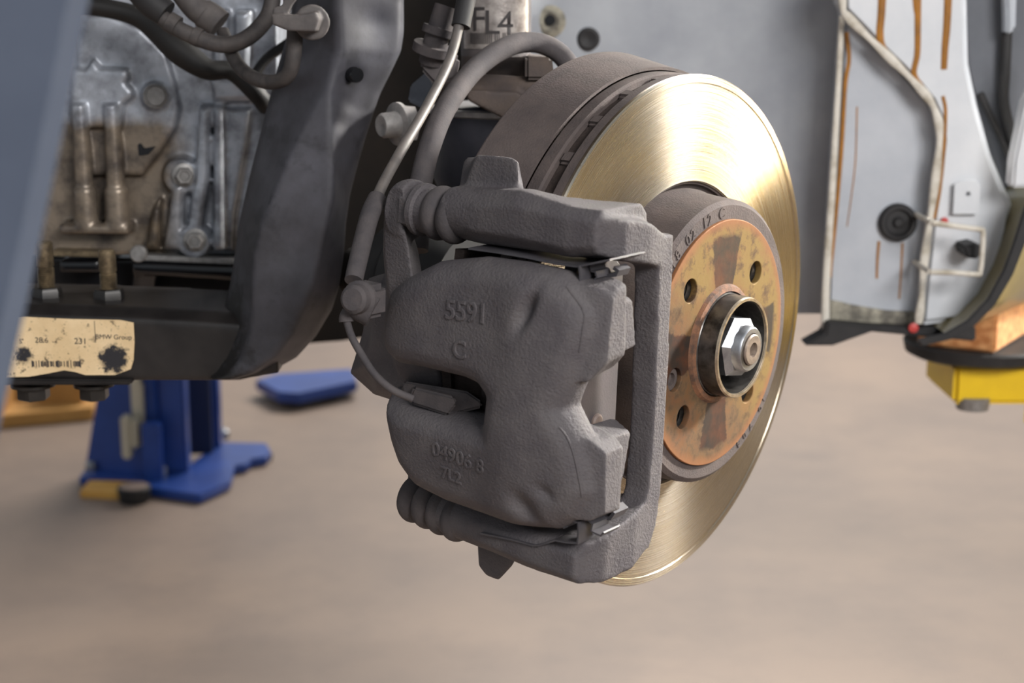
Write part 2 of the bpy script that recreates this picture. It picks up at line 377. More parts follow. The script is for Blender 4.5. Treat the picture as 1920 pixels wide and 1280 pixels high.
# ================================================================ BRAKE DISC
disc = thing('brake_disc', 'worn shiny gold-tinted vented brake disc with rust-spotted centre hat', 'brake disc', WM)
def lathe(prof, seg=128):      # profile [(r, a)] closed around the axle
    bm = bmesh.new(); n = len(prof)
    rows = [[bm.verts.new((r * math.cos(2 * math.pi * i / seg), r * math.sin(2 * math.pi * i / seg), a)) for i in range(seg)] for r, a in prof]
    for k in range(n):
        A, B = rows[k], rows[(k + 1) % n]
        for i in range(seg): bm.faces.new((A[i], A[(i + 1) % seg], B[(i + 1) % seg], B[i]))
    return bm
part('friction_face', lathe([(.0872, -.0012), (.0880, 0), (.1420, 0), (.1424, .0004), (.1462, .0004), (.1470, -.0006), (.1470, -.0022), (.0872, -.0022)], 192), 'disc', disc, label='brushed friction face with circular scoring')
part('outer_plate', lathe([(.086, -.0022), (.1468, -.0022), (.1468, -.0078), (.1455, -.0088), (.086, -.0088)], 160), 'iron_brown', disc)
part('inner_plate', lathe([(.088, -.0168), (.1455, -.0168), (.1468, -.0178), (.1468, -.0248), (.088, -.0248)], 160), 'iron_brown', disc)
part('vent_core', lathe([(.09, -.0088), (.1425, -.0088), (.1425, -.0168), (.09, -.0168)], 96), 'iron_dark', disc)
vb = bmesh.new(); boxb(Vector((.1400, 0, -.0128)), .0105, .0085, .0082, vb); vm = to_mesh(bevel(vb, .0015), 'vane'); vm.materials.append(M['iron_brown'])
for k in range(30): inst('vane', vm, disc, Matrix.Rotation(2 * math.pi * k / 30, 4, 'Z'))
hat = part('hat', lathe([(.0872, -.004), (.084, -.0055), (.0822, .001), (.0812, .010), (.0806, .0215), (.0802, .0245), (.0775, .0266), (.0690, .0266), (.0690, .012), (.0690, -.012), (.0872, -.012)], 128), 'iron_brown', disc)
HOLES = [(.0500 * math.cos(rad(a)), .0500 * math.sin(rad(a))) for a in (45.5, 135.5, 225.5, 315.5)]
SCR = (-.0462, -.0125)
me = plate(circle(.0694, 96), [circle(.0305, 48)] + [circle(.0071, 28, *h) for h in HOLES] + [circle(.0072, 28, *SCR)], .004, .0005)
me.transform(Matrix.Translation((0, 0, .0265))); part('mounting_face', me, 'hubface', disc, label='gold and orange rusted wheel mounting face with dark contact patches')
for h in HOLES:
    bm = turned(Vector((h[0], h[1], .0268)), Vector((0, 0, -1)), [(0, .0071), (.002, .0068)] + [(.002 + .0012 * i, .0068 if i % 2 else .0062) for i in range(1, 12)] + [(.016, .0001)], 28, cap=False)
    part('bolt_hole', bm, 'oily_steel', disc)
p = part('retaining_screw', turned(Vector((SCR[0], SCR[1], .0225)), Vector((0, 0, 1)), [(0, .0072), (.003, .0068), (.0036, .006), (.0036, .0036), (.0015, .0033), (.0015, .0001)], 28), 'iron_brown', disc, label='countersunk hex-socket retaining screw')
def ring_text(chars, r, a, size, parent, mat='iron_brown'):
    for ch, th in chars:
        me = lettering(ch, size, .00035, .0001)
        me.transform(Matrix.Rotation(rad(th), 4, 'Z') @ Matrix.Translation((r, 0, a)) @ Matrix.Rotation(rad(-90), 4, 'Z'))
        part('cast_marking', me, mat, parent)
ring_text([('1', 139.5), ('1', 135.5), ('8', 130.5), ('0', 121.5), ('2', 117.3), ('1', 107.8), ('2', 103.6), ('C', 93.7)], .0736, .0266, .0088, hat)
ring_text([('R', 196), ('C', 203), ('8', 210), ('0', 217), ('4', 296), ('0', 302), ('7', 308), ('2', 318), ('1', 323)], .0736, .0266, .0066, hat)

# hub with axle nut
hub = thing('wheel_hub', 'oily steel hub ring with silver axle nut in the disc centre', 'wheel hub', WM)
part('hub_ring', lathe([(.0304, .018), (.0304, .0285), (.0297, .0300), (.0287, .0312), (.0285, .0405), (.0281, .0427), (.0262, .0427), (.0258, .041), (.0255, .024), (.0255, .018)], 96), 'oily_steel', hub)
part('ring_lip', lathe([(.0284, .0420), (.0279, .0433), (.0264, .0433), (.0260, .0420)], 96), 'rim_steel', hub, label='worn bright ring edge')
part('rust_collar', lathe([(.0340, .0283), (.0325, .0305), (.0300, .0312), (.0296, .0283)], 80), 'rust_orange', hub, label='ring of orange rust flakes')
part('hub_floor', lathe([(.001, .024), (.0258, .024), (.0258, .019), (.001, .019)], 48), 'oily_steel', hub)
bm = bmesh.new(); z = Vector((0, 0, 1)); o0 = Vector((0, 0, .0235))
turned(o0, z, [(0, .0205), (.003, .0205), (.004, .0185)], 40, bm); turned(o0 + z * .003, z, [(0, .0186), (.0135, .0186), (.017, .0145)], 6, bm, ph=.35)
turned(o0 + z * .012, z, [(0, .0135), (.0115, .0128), (.0128, .0118), (.0128, .0092), (.0100, .0090)], 40, bm)
part('axle_nut', bm, 'chrome', hub, label='silver hexagon axle nut with collar')
part('axle_stub', turned(Vector((0, 0, .030)), z, [(0, .0088), (.0190, .0088), (.0198, .0080), (.0198, .0042), (.0180, .0036), (.0170, .0006)], 36), 'stub', hub, label='dull axle end with centre dimple')

# dust shield behind the disc
sh = thing('dust_shield', 'grey dusty sheet-metal dust shield curving behind the brake disc', 'dust shield', WM)
def arc_sheet(prof, t0, t1, n=70):
    return loft([[Vector((r * math.cos(rad(t0 + (t1 - t0) * i / n)), r * math.sin(rad(t0 + (t1 - t0) * i / n)), a)) for r, a in prof] for i in range(n + 1)])
part('skirt', arc_sheet([(.1535, -.0585), (.1555, -.0580), (.1492, -.0252), (.1475, -.0252)], 52, 150), 'iron_brown', sh)
part('back_plate', arc_sheet([(.070, -.0640), (.150, -.0600), (.1550, -.0590), (.1550, -.0575), (.070, -.0620)], 40, 150), 'iron_brown', sh)

# ================================================================ CALIPER BRACKET
br = thing('caliper_bracket', 'dusty grey cast-iron bracket framing the brake caliper around the disc', 'caliper bracket', WM)
bm = bmesh.new()
# upper arm along the axle
def arm_prof(r0, r1, b0, b1, c=.005): return [(r0, b0), (r1 - c, b0), (r1, b0 + c), (r1, b1 - c), (r1 - c, b1), (r0 + c, b1), (r0, b1 - c)]
loft([[L(a, b, r) for r, b in P] for a, P in ((-.046, arm_prof(.126, .150, .066, .0905, .008)), (-.030, arm_prof(.132, .154, .066, .0935, .008)), (-.002, arm_prof(.133, .156, .0675, .0965, .007)), (.014, arm_prof(.131, .156, .068, .0945, .006)), (.030, arm_prof(.116, .156, .068, .0925, .005)), (.046, arm_prof(.110, .154, .071, .0925, .005)))], bm=bm)
cyl(L(-.052, .0795, .140), L(-.02, .0805, .141), .0125, .0140, 24, bm)
# upper corner: from the arm back to the outer leg
loft([[L(a, b, r) for a, b in P] for r, P in ((.152, [(.022, .070), (.045, .072), (.047, .090), (.022, .091)]), (.138, [(.024, .066), (.052, .068), (.053, .088), (.024, .090)]), (.118, [(.030, .064), (.054, .064), (.054, .084), (.030, .087)]), (.098, [(.036, .058), (.052, .058), (.052, .074), (.036, .078)]))], bm=bm)
# outer leg
loft([[L(a, b, r) for r, a in ((r0, .0385), (r1, .0385), (r1 - .0015, .052), (r0, .052))] for b, r0, r1 in ((.076, .094, .112), (.060, .0935, .1085), (.030, .0925, .1065), (-.02, .0915, .1045), (-.055, .0915, .106), (-.075, .094, .114), (-.088, .100, .124))], bm=bm)
# lower corner and lower arm
loft([[L(a, b, r) for a, b in P] for r, P in ((.100, [(.036, -.060), (.052, -.058), (.052, -.086), (.036, -.090)]), (.116, [(.028, -.064), (.053, -.064), (.053, -.094), (.028, -.096)]), (.138, [(.020, -.070), (.052, -.070), (.050, -.096), (.020, -.098)]), (.152, [(.018, -.074), (.046, -.073), (.045, -.0935), (.018, -.094)]))], bm=bm)
loft([[L(a, b, r) for r, b in P] for a, P in ((-.046, arm_prof(.126, .148, -.092, -.072, .006)), (-.02, arm_prof(.130, .154, -.093, -.072, .006)), (.012, arm_prof(.129, .156, -.094, -.073, .005)), (.044, arm_prof(.112, .155, -.0945, -.0745, .004)))], bm=bm)
cyl(L(-.055, -.082, .140), L(-.02, -.0825, .141), .0115, .0125, 24, bm)
# lug that rises from the upper arm towards the knuckle, and its lower twin
def quad_r(pts, r): return [L(*pr(x, y, r), r) for x, y in pts]
loft([quad_r([(870, 300), (878, 292), (960, 297), (973, 305), (978, 352), (1000, 385), (858, 385), (862, 350)], .118), quad_r([(858, 372), (872, 372), (965, 375), (985, 378), (990, 392), (1000, 410), (850, 410), (852, 395)], .146)], bm=bm)
loft([quad_r([(890, 297), (897, 290), (958, 295), (972, 303), (972, 345), (970, 372), (862, 372), (868, 355)], .100), quad_r([(890, 297), (897, 290), (958, 295), (972, 303), (972, 345), (970, 372), (862, 372), (868, 355)], .138)], bm=bm)
loft([quad_r([(895, 1010), (965, 1040), (962, 1058), (935, 1087), (912, 1078), (898, 1060)], .105), quad_r([(895, 1000), (975, 1030), (962, 1058), (935, 1087), (912, 1078), (898, 1060)], .132)], bm=bm)
part('frame', fuse(bm, 'frame', .0013, 5), 'iron', br, label='cast-iron bracket frame')
# rubber boots and pins
def boot(p0, p1, r, ribs, parent):
    ax = p1 - p0; Ln = ax.length; prof = []
    for i in range(ribs * 8 + 1):
        t = i / (ribs * 8); prof.append((t * Ln, r * (.78 + .24 * abs(math.sin(math.pi * ribs * t)) ** .7)))
    return part('rubber_boot', turned(p0, ax, prof, 32), 'rubber_dusty', parent, label='ribbed dusty rubber boot')
def near(x, y, r, rad_): return L(*pr(x, y, r + rad_), r)
UPa = near(780, 401, .140, .0135); UPb = near(840, 415, .140, .0135); UP0 = near(744, 394, .140, .0125); uax = UPb - UPa
gb_ = part('guide_bolt', hexbolt(UP0, uax, .0128, .007, flange=0, dimple=False), 'iron', br, label='hexagon guide pin head')
part('pin_collar', turned(near(757, 396, .140, .013), uax, [(0, .0128), (.001, .0138), (.004, .0138), (.005, .0120), (.013, .0118)], 32), 'iron', gb_)
boot(UPa, UPb, .0140, 2, br)
LPa = near(742, 938, .138, .012); LPb = near(850, 985, .140, .012)
boot(LPa, LPb, .0135, 4, br)
# upper and lower pad clips of thin sheet
def ribbon(P, wdir, wid, t=.0009):
    Q = [Vector(p) for p in P]; secs = []
    for i, q in enumerate(Q):
        T = (Q[min(i + 1, len(Q) - 1)] - Q[max(i - 1, 0)]).normalized(); nn = T.cross(wdir).normalized()
        secs.append([q - nn * t / 2, q + nn * t / 2, q + nn * t / 2 + wdir * wid, q - nn * t / 2 + wdir * wid])
    return loft(secs)
rdir = Vector((1, 0, 0))      # towards the axle
cl = part('pad_clip', ribbon([L(*pr(x, y, .156), .156) for x, y in ((878, 466), (930, 473), (990, 483), (1040, 494), (1082, 500), (1096, 497), (1143, 487))], rdir, .030), 'clip', br, label='thin sheet-metal pad spring clip')
part('clip_tab', ribbon([L(*pr(x, y, .157), .157) for x, y in ((1085, 498), (1087, 515), (1086, 534), (1060, 531), (1035, 520))], rdir, .012), 'clip', cl)
part('clip_tab', ribbon([L(*pr(x, y, .150), .150) for x, y in ((1086, 533), (1110, 528), (1119, 520), (1116, 510), (1108, 508), (1106, 500), (1112, 494))], rdir, .012), 'clip', cl)
part('clip_tab', ribbon([L(*pr(x, y, .142), .142) for x, y in ((1118, 520), (1140, 517), (1154, 515), (1158, 508), (1150, 502))], rdir, .010, .002), 'clip', cl)
cl = part('pad_clip', ribbon([L(*pr(x, y, .157), .157) for x, y in ((900, 1000), (960, 1012), (1000, 1023), (1012, 1022), (1040, 1013), (1062, 1017), (1082, 1018))], rdir, .028), 'clip', br, label='thin sheet-metal pad spring clip')
part('clip_tab', ribbon([L(*pr(x, y, .157), .157) for x, y in ((1082, 1020), (1084, 1000), (1083, 980), (1066, 975), (1056, 990))], rdir, .012), 'clip', cl)
part('clip_tab', ribbon([L(*pr(x, y, .152), .152) for x, y in ((1084, 981), (1100, 974), (1111, 983), (1108, 995), (1116, 1000), (1126, 1004), (1132, 998))], rdir, .014), 'clip', cl)
part('clip_tab', ribbon([L(*pr(x, y, .140), .140) for x, y in ((1105, 960), (1125, 957), (1142, 955), (1150, 962), (1143, 972), (1128, 970))], rdir, .012, .002), 'clip', cl)

# ================================================================ BRAKE CALIPER
ca = thing('brake_caliper', 'dusty grey brake caliper casting stamped 5591 with a wide slot', 'brake caliper', WM)
R0 = .170
upper = [(-.0735, .0385), (-.064, .0455), (-.0435, .0567), (-.0164, .0625), (.0097, .0636), (.0318, .0626), (.0412, .0589), (.0526, .0456), (.0518, .034), (.046, .014), (.0402, -.0019)]
lower = [(.0499, -.0155), (.0540, -.030), (.0561, -.0432), (.0475, -.0575), (.0352, -.0661), (.012, -.0690), (-.0114, -.0690), (-.034, -.0680), (-.0543, -.0642), (-.066, -.054), (-.0715, -.042), (-.0750, -.030)]
lipL = [(-.0758, -.0184), (-.050, -.0190), (-.028, -.0190), (-.0065, -.0185)]
lipU = [(-.0050, -.0040), (-.010, .0005), (-.0185, .0020), (-.0453, .0020), (-.064, .0005), (-.0735, .0035), (-.0785, .0100), (-.0790, .020), (-.0775, .030)]
bm = bmesh.new(); secs = []
for r, d, lip in ((.1495, .001, .004), (.155, .0, .003), (.162, .0, .000), (.1685, .0015, -.003), (.1725, .005, -.007), (.1745, .010, -.011)):
    o_ = inset(upper + lower + lipL + lipU, d)
    i0 = len(upper) + len(lower)
    o_ = [(a, b + (lip + (d if lip < 0 else 0)) * (1, .9, .6, .25)[k]) if i0 <= (j) < i0 + 4 and (k := j - i0) >= 0 else (a, b) for j, (a, b) in enumerate(o_)]
    secs.append([L(a, b, r) for a, b in o_])
loft(secs, bm=bm)
# outboard fingers
loft([[L(a, b, r) for r, b in P] for a, P in ((.020, [(.140, .012), (.168, .010), (.168, .058), (.140, .058)]), (.050, [(.138, .016), (.166, .012), (.168, .057), (.140, .0600)]), (.0575, [(.140, .024), (.164, .022), (.165, .053), (.142, .0580)]))], bm=bm)
loft([[L(a, b, r) for r, b in P] for a, P in ((.020, [(.140, -.062), (.168, -.060), (.168, -.010), (.140, -.010)]), (.052, [(.138, -.058), (.168, -.058), (.166, -.016), (.138, -.018)]), (.0590, [(.140, -.054), (.165, -.053), (.163, -.022), (.140, -.022)]))], bm=bm)
for s in (1, -1):
    loft([[L(a, b, r) for r, b in P] for a, P in ((.034, [(.112, s * .018), (.145, s * .016), (.145, s * .054), (.118, s * .050)]), (.048, [(.117, s * .022), (.145, s * .02), (.145, s * .050), (.122, s * .046)]))], bm=bm)
# piston housing inboard, and the ears that carry the guide pins
turned(L(-.088, .004, .118), Vector((0, 0, 1)), [(0, .028), (.008, .033), (.037, .033)], 40, bm)
loft([quad_r([(722, 395), (762, 395), (785, 470), (800, 560), (725, 560), (718, 470)], .128), quad_r([(720, 395), (752, 395), (765, 460), (780, 560), (730, 560), (720, 470)], .149)], bm=bm)
turned(near(711, 391, .140, .013), uax, [(0, .004), (.001, .0100), (.004, .0145), (.008, .0160), (.013, .0158)], 32, bm)
loft([quad_r([(765, 945), (850, 965), (850, 900), (765, 880)], .130), quad_r([(765, 955), (800, 975), (800, 930), (765, 905)], .142)], bm=bm)
loft([quad_r([(690, 520), (760, 500), (760, 760), (700, 740), (655, 700), (680, 620)], .118), quad_r([(700, 545), (760, 520), (760, 740), (715, 720), (690, 680), (700, 620)], .146)], bm=bm)
def cal_warp(co):
    r, b, a = -co[:, 0], co[:, 1], co[:, 2]
    k = np.clip((r - .150) / .018, 0, 1)
    dr = 2.3 * np.clip(np.abs(b) - .012, 0, 1) ** 2 + 4.5 * np.clip(a - .012, 0, 1) ** 2 + 6 * np.clip(-.045 - a, 0, 1) ** 2
    dr -= .0022 * np.exp(-((a - .012) / .016) ** 2)
    for (x, y, sx, sy, rot, dep) in ((986, 584, .0032, .0090, -.34, .0060), (978, 955, .0085, .005, -.9, .0045), (1015, 925, .005, .003, -.6, .002), (940, 640, .012, .02, 0, .0012)):
        pa_, pb_ = pr(x, y, .172); da, db = a - pa_, b - pb_; c, s = math.cos(rot), math.sin(rot)
        dr += dep * np.exp(-(((da * c + db * s) / sx) ** 2 + ((-da * s + db * c) / sy) ** 2))
    co = co.copy(); co[:, 0] += k * dr; return co
body = part('housing', fuse(bm, 'housing', .0012, 6, warp=cal_warp), 'iron', ca, label='cast-iron caliper housing')
from mathutils.bvhtree import BVHTree
bvh = BVHTree.FromPolygons([v.co for v in body.data.vertices], [p.vertices[:] for p in body.data.polygons])
def emboss(txt, x, y, size, rot, ext=.0005, parent=body):
    a0, b0 = pr(x, y, .172); me = lettering(txt, size, ext, .00025)
    for v in me.vertices:
        c, s = math.cos(rot), math.sin(rot); a = a0 + v.co.x * c - v.co.y * s; b = b0 + v.co.x * s + v.co.y * c
        h = bvh.ray_cast(Vector((-.25, b, a)), Vector((1, 0, 0)))[0]
        base = h.x if h else -.172
        v.co = Vector((base - v.co.z - .0001, b, a))
    return part('cast_number', me, 'iron', parent)
emboss('5591', 878, 585, .0135, rad(4)); emboss('C', 868, 655, .0125, rad(4))
emboss('04906 8', 862, 858, .0105, rad(-4), .0003); emboss('7L2', 845, 892, .0090, rad(-4), .0003)
# parting line ridge on the outboard edge
def ridge(pts, name='parting_line'):
    Q = []
    for x, y in smooth_path([(x, y, 0) for x, y in pts], 6) and [(q.x, q.y) for q in smooth_path([(x, y, 0) for x, y in pts], 6)]:
        o = WI @ CAM; d = (WI.to_3x3() @ ray(x, y)).normalized(); h = bvh.ray_cast(o, d)[0]
        if h: Q.append(h)
    if len(Q) > 2: part(name, sweep(Q, .0006, 6, smooth=False), 'iron', body)
ridge([(1062, 537), (1094, 583), (1092, 620), (1086, 660)]); ridge([(1048, 800), (1062, 818), (1075, 850), (1086, 900), (1091, 930)])
# wear sensor plug in the slot
pl = bmesh.new()
loft([quad_r([(768, 735), (775, 715), (850, 735), (850, 760), (838, 778), (770, 757)], .150), quad_r([(771, 738), (776, 726), (852, 744), (858, 756), (840, 779), (772, 757)], .1665)], bm=pl)
loft([quad_r([(755, 722), (760, 715), (880, 735), (905, 752), (905, 765), (850, 778), (755, 750)], .138), quad_r([(752, 722), (758, 714), (875, 733), (904, 753), (904, 764), (842, 779), (758, 752)], .1600)], bm=pl)
part('sensor_plug', bevel(pl, .0012), 'rubber_dusty', ca, label='grey wear sensor plug')

# brake pad in the gap of the fingers
pad = thing('brake_pad', 'grey brake pad back plate with two rivets between caliper and disc', 'brake pad', WM)
pb = prism_a([(.100, -.058), (.108, -.064), (.140, -.066), (.149, -.05), (.152, 0), (.149, .05), (.140, .064), (.108, .062), (.100, .056)], [(.0200, .001), (.0210, 0), (.0265, 0), (.0275, .001)])
part('back_plate', pb, 'pad_plate', pad)
part('friction_block', prism_a([(.097, -.052), (.140, -.058), (.147, 0), (.140, .058), (.097, .052)], [(.0012, 0), (.0200, 0)]), 'friction', pad, label='tan friction lining')
for x, y in ((1118, 791), (1117, 660)):
    r_, b_ = pa(x, y, .0275); part('rivet', turned(L(.0272, b_, r_), Vector((0, 0, 1)), [(0, .0046), (.0012, .0044), (.002, .0034), (.0022, .0001)], 20), 'rivet', pad)
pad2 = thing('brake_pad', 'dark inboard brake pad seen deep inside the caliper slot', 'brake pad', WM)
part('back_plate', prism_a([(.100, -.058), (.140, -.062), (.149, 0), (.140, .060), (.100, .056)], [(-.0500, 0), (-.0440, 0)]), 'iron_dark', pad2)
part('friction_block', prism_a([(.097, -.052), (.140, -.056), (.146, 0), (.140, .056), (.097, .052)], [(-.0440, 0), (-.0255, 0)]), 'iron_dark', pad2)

# ================================================================ HOSES AND CABLES AT THE WHEEL
def px_path(P): return [atd(x, y, d) for x, y, d in P]
solo('brake_hose', sweep(px_path([(782, 470, .88), (785, 400, .885), (790, 340, .89), (808, 268, .90), (840, 195, .92), (895, 125, .95), (955, 86, .97), (1005, 80, .985), (1045, 97, .99), (1070, 128, .99), (1082, 170, .985)]), .0063, 20, 10), 'rubber_dusty', 'thick dusty rubber brake hose arching over behind the dust shield', 'hose')
wc = thing('sensor_cable', 'thin grey wear sensor cable running down to the caliper slot', 'cable', atd(668, 560, .80))
part('conduit', sweep(px_path([(872, -30, .94), (862, 40, .935), (842, 115, .925), (800, 200, .90), (748, 290, .87), (712, 358, .845), (694, 415, .832)]), .0030, 14, 8), 'cable', wc, world=True)
part('conduit_sleeve', sweep(px_path([(708, 372, .842), (694, 402, .833), (681, 450, .822), (670, 495, .812), (663, 526, .806)]), lambda t: .0052 - .0005 * t, 18, 6), 'rubber_dusty', wc, world=True, label='thicker grey cable sleeve')
part('conduit_sleeve', sweep(px_path([(884, -40, .94), (872, 10, .937), (864, 50, .935)]), .0056, 16, 6), 'rubber_black', wc, world=True, label='dark cable sleeve at the top')
bm = bmesh.new(); c0 = atd(684, 562, .803)
rotm = WM.to_3x3().to_4x4()
boxb(c0, .018, .017, .017, bm, rotm)
bevel(bm, .003)
cyl(atd(700, 585, .80), atd(672, 570, .80), .008, .008, 16, bm)
part('clip_block', bm, 'rubber_dusty', wc, world=True)
ax = (atd(656, 562, .788) - atd(684, 560, .803)); part('clip_cap', turned(atd(676, 560, .796), ax, [(0, .0092), (.002, .0092), (.003, .0075), (.0075, .0072), (.009, .0055), (.009, .0001)], 28), 'rubber_dusty', wc, world=True, label='round cap')
part('grommet', sweep(px_path([(655, 585, .80), (650, 595, .80), (650, 603, .80)]), .0038, 16, 3), 'rubber_dusty', wc, world=True)
part('wire', sweep(px_path([(649, 598, .80), (660, 632, .795), (680, 668, .790), (703, 702, .787), (735, 730, .785), (775, 748, .785)]), .0019, 12, 8), 'rubber_dusty', wc, world=True)

# ================================================================ STRUT, KNUCKLE, DRIVE JOINT
st = thing('suspension_strut', 'suspension strut tube with worn silver FL4 label above the brake disc', 'strut', aty(930, 150, 1.06))
sy = 1.06; sx = aty(930, 0, sy).x; sr = PXM(66, 1.04)
zt, zb = aty(930, -120, sy).z, aty(930, 155, sy).z
part('tube', cyl(Vector((sx, sy, zb)), Vector((sx, sy, zt)), sr, None, 40), 'strut', st, world=True)
def wrap(me, zc, dr):
    for v in me.vertices:
        th = v.co.x / sr; rr = sr + dr + v.co.z; v.co = Vector((sx + rr * math.sin(th), sy - rr * math.cos(th), zc + v.co.y))
    return me
z0, z1 = aty(930, -40, sy - sr).z, aty(930, 92, sy - sr).z
g = bmesh.new(); bmesh.ops.create_grid(g, x_segments=24, y_segments=2, size=.5); bmesh.ops.transform(g, matrix=Matrix.Diagonal((.050, z0 - z1, 1, 1)), verts=g.verts)
for v in g.verts: v.co.z = 0
gm = to_mesh(g, 'label'); gm.flip_normals(); lab = part('paper_label', wrap(gm, (z0 + z1) / 2, .0004), 'silver_label', st, world=True, label='crinkled silver label')
for ch, x, y in (('F', 896, 38), ('L', 922, 44), ('4', 948, 46)):
    me = lettering(ch, .0215, .0002); me.transform(Matrix.Translation((aty(x, y, sy - sr).x - sx, 0, 0)))
    part('lettering', wrap(me, aty(x, y, sy - sr).z, .0008), 'ink', lab, world=True)
bm = bmesh.new()
for i in range(30):
    x = -.017 + i * .0012; 
    if random.random() < .75: boxb(Vector((x, 0, 0)), .0005, .007, .0002, bm)
part('barcode', wrap(to_mesh(bm, 'barcode', False), aty(930, 72, sy - sr).z, .0007), 'ink', lab, world=True)
part('clamp', cyl(Vector((sx + .005, sy, aty(930, 150, sy).z)), Vector((sx + .005, sy, aty(930, 104, sy).z)), sr * 1.22, None, 36), 'knuckle', st, world=True)
part('pinch_lug', bevel(prism_y([(985, 105), (1035, 108), (1040, 150), (985, 150)], 1.0, 1.05), .002), 'knuckle', st, world=True)

kn = thing('steering_knuckle', 'brown-grey steering knuckle with dark round drive joint behind the caliper', 'knuckle', WM)
kb = bmesh.new()
turned(L(-.075, 0, 0), Vector((0, 0, -1)), [(0, .066), (.012, .070), (.014, .070)], 64, kb)
part('bearing_flange', kb, 'iron_brown', kn)
jx = aty(985, 200, 1.05); jr = .062
part('drive_joint', turned(Vector((jx.x, 1.075, aty(985, 420, 1.05).z)), Vector((.0, .0, 1)), [(0, jr * .8), (.03, jr), (jx.z - aty(985, 420, 1.05).z - .004, jr), (jx.z - aty(985, 420, 1.05).z, jr - .004)], 64), 'joint', kn, world=True, label='dark blue-grey round housing')
part('joint_rim', turned(Vector((jx.x, 1.075, jx.z - .006)), Vector((0, 0, 1)), [(0, jr), (.001, jr + .002), (.004, jr + .002), (.005, jr)], 64), 'bolt_light', kn, world=True, label='pale worn rim')
kb = bmesh.new()
sweep(px_path([(820, 165, 1.01), (900, 158, 1.01), (980, 162, 1.0), (1060, 165, 1.0)]), .0065, 12, 5, kb)
loft([[aty(x, y, Y) for x, y in ((870, 168), (970, 172), (1010, 200), (960, 230), (880, 190))] for Y in (1.0, 1.05)], bm=kb)
part('upper_arm', fuse(kb, 'upper_arm', .0016, 3), 'knuckle', kn, world=True)
part('cross_rod', sweep(px_path([(800, 150, 1.03), (900, 150, 1.03), (1000, 158, 1.03), (1080, 160, 1.02)]), .0035, 12, 4), 'strut', kn, world=True)
ds = thing('drive_shaft', 'black rubber drive shaft boot in shadow beside the subframe', 'drive shaft', WM)
prof = [(0, .040)]
for i in range(4): prof += [(.012 + i * .018, .048 - i * .004), (.021 + i * .018, .039 - i * .004)]
part('boot', turned(L(-.15, 0, 0), Vector((0, 0, -1)), prof + [(.092, .018)], 48), 'rubber_black', ds)
part('shaft', cyl(L(-.12, 0, 0), L(-.252, 0, 0), .016, None, 24), 'dark', ds)
# clamp with bolt and pale bracket between subframe and strut
cb = thing('hose_bracket', 'small dusty bracket holding the cables beside the silver strut label', 'bracket', aty(810, 160, 1.0))
bm = prism_y([(790, 95), (840, 90), (862, 110), (855, 150), (815, 160), (788, 130)], .985, 1.0)
part('plate', bevel(bm, .002), 'strut', cb, world=True)
part('collar', sweep(px_path([(838, 12, .965), (826, 50, .967), (815, 85, .97), (808, 118, .975)]), .0075, 16, 5), 'rubber_dusty', cb, world=True)
part('collar_ring', sweep(px_path([(826, 52, .967), (822, 66, .968)]), .0105, 16, 3), 'rubber_dusty', cb, world=True)
part('collar_ring', sweep(px_path([(814, 84, .97), (810, 100, .972)]), .0125, 16, 3), 'rubber_dusty', cb, world=True)
lb = thing('link_bolt', 'pale oxidised bolt and nut beside the thin sensor cable', 'bolt', aty(735, 238, .99))
ax = Vector((-1, -.75, -.05)); p0 = atd(770, 230, 1.0)
bm = bmesh.new(); turned(p0, ax, [(0, .012), (.008, .012)], 6, bm); turned(p0 + ax.normalized() * .008, ax, [(0, .0135), (.0025, .0135), (.003, .012)], 28, bm)
part('nut', bm, 'bolt_light', lb, world=True)
part('shank', turned(p0 + ax.normalized() * .010, ax, [(0, .0082), (.010, .0078), (.012, .0066), (.012, .005), (.0105, .0001)], 24), 'bolt_light', lb, world=True)
part('pale_plate', bevel(prism_y([(770, 160), (805, 130), (812, 175), (795, 205), (765, 190)], 1.02, 1.03), .001), 'pale_metal', lb, world=True)

# ================================================================ SUBFRAME
sf = thing('subframe', 'dark dusty steel subframe with upright arm and black beam', 'subframe', aty(250, 712, 1.02))
lv = [(-120, 575, 622, 634, 770), (0, 550, 622, 636, 757), (60, 540, 626, 640, 757), (95, 530, 629, 641, 752), (125, 521, 620, 635, 738), (175, 508, 606, 616, 713), (215, 497, 584, 619, 699), (255, 487, 562, 622, 686), (310, 473, 536, 625, 670), (365, 460, 514, 625, 656), (420, 448, 490, 612, 648), (480, 440, 476, 598, 644), (530, 432, 474, 586, 637), (580, 420, 474, 568, 622), (630, 400, 470, 545, 592), (670, 382, 455, 515, 556), (700, 372, 430, 470, 500), (712, 368, 400, 430, 450)]
secs = []
for y, xl, f1, f2, xr in lv:
    secs.append([aty(xl, y, 1.075), aty(xl, y, 1.012), aty(xl + 6, y, 1.003), aty(f1, y, .972), aty(f2, y, .970), aty(xr - 8, y, .996), aty(xr, y, 1.004), aty(xr, y, 1.075)])
bm = loft(secs)
def sub_warp(co):
    co = co.copy()
    for x, y, s, dep in ((700, 45, .010, .004), (655, 140, .006, .003), (560, 470, .014, .002), (600, 560, .012, -.002)):
        P = aty(x, y, .98); d2 = (co[:, 0] - P.x) ** 2 + (co[:, 2] - P.z) ** 2; co[:, 1] += dep * np.exp(-d2 / s ** 2)
    return co
up = part('upright', fuse(bm, 'upright', .002, 4, warp=sub_warp), 'upright', sf, world=True, label='dusty grey upright arm with folded facets')
hp = aty(664, 140, .9775); hn = Vector((.5, -.86, 0)).normalized()
part('round_hole', turned(hp + hn * .0045, -hn, [(0, .0042), (.001, .0048), (.010, .0048)], 24), 'black_gloss', up, world=True, label='dark round hole')
bm = bmesh.new()
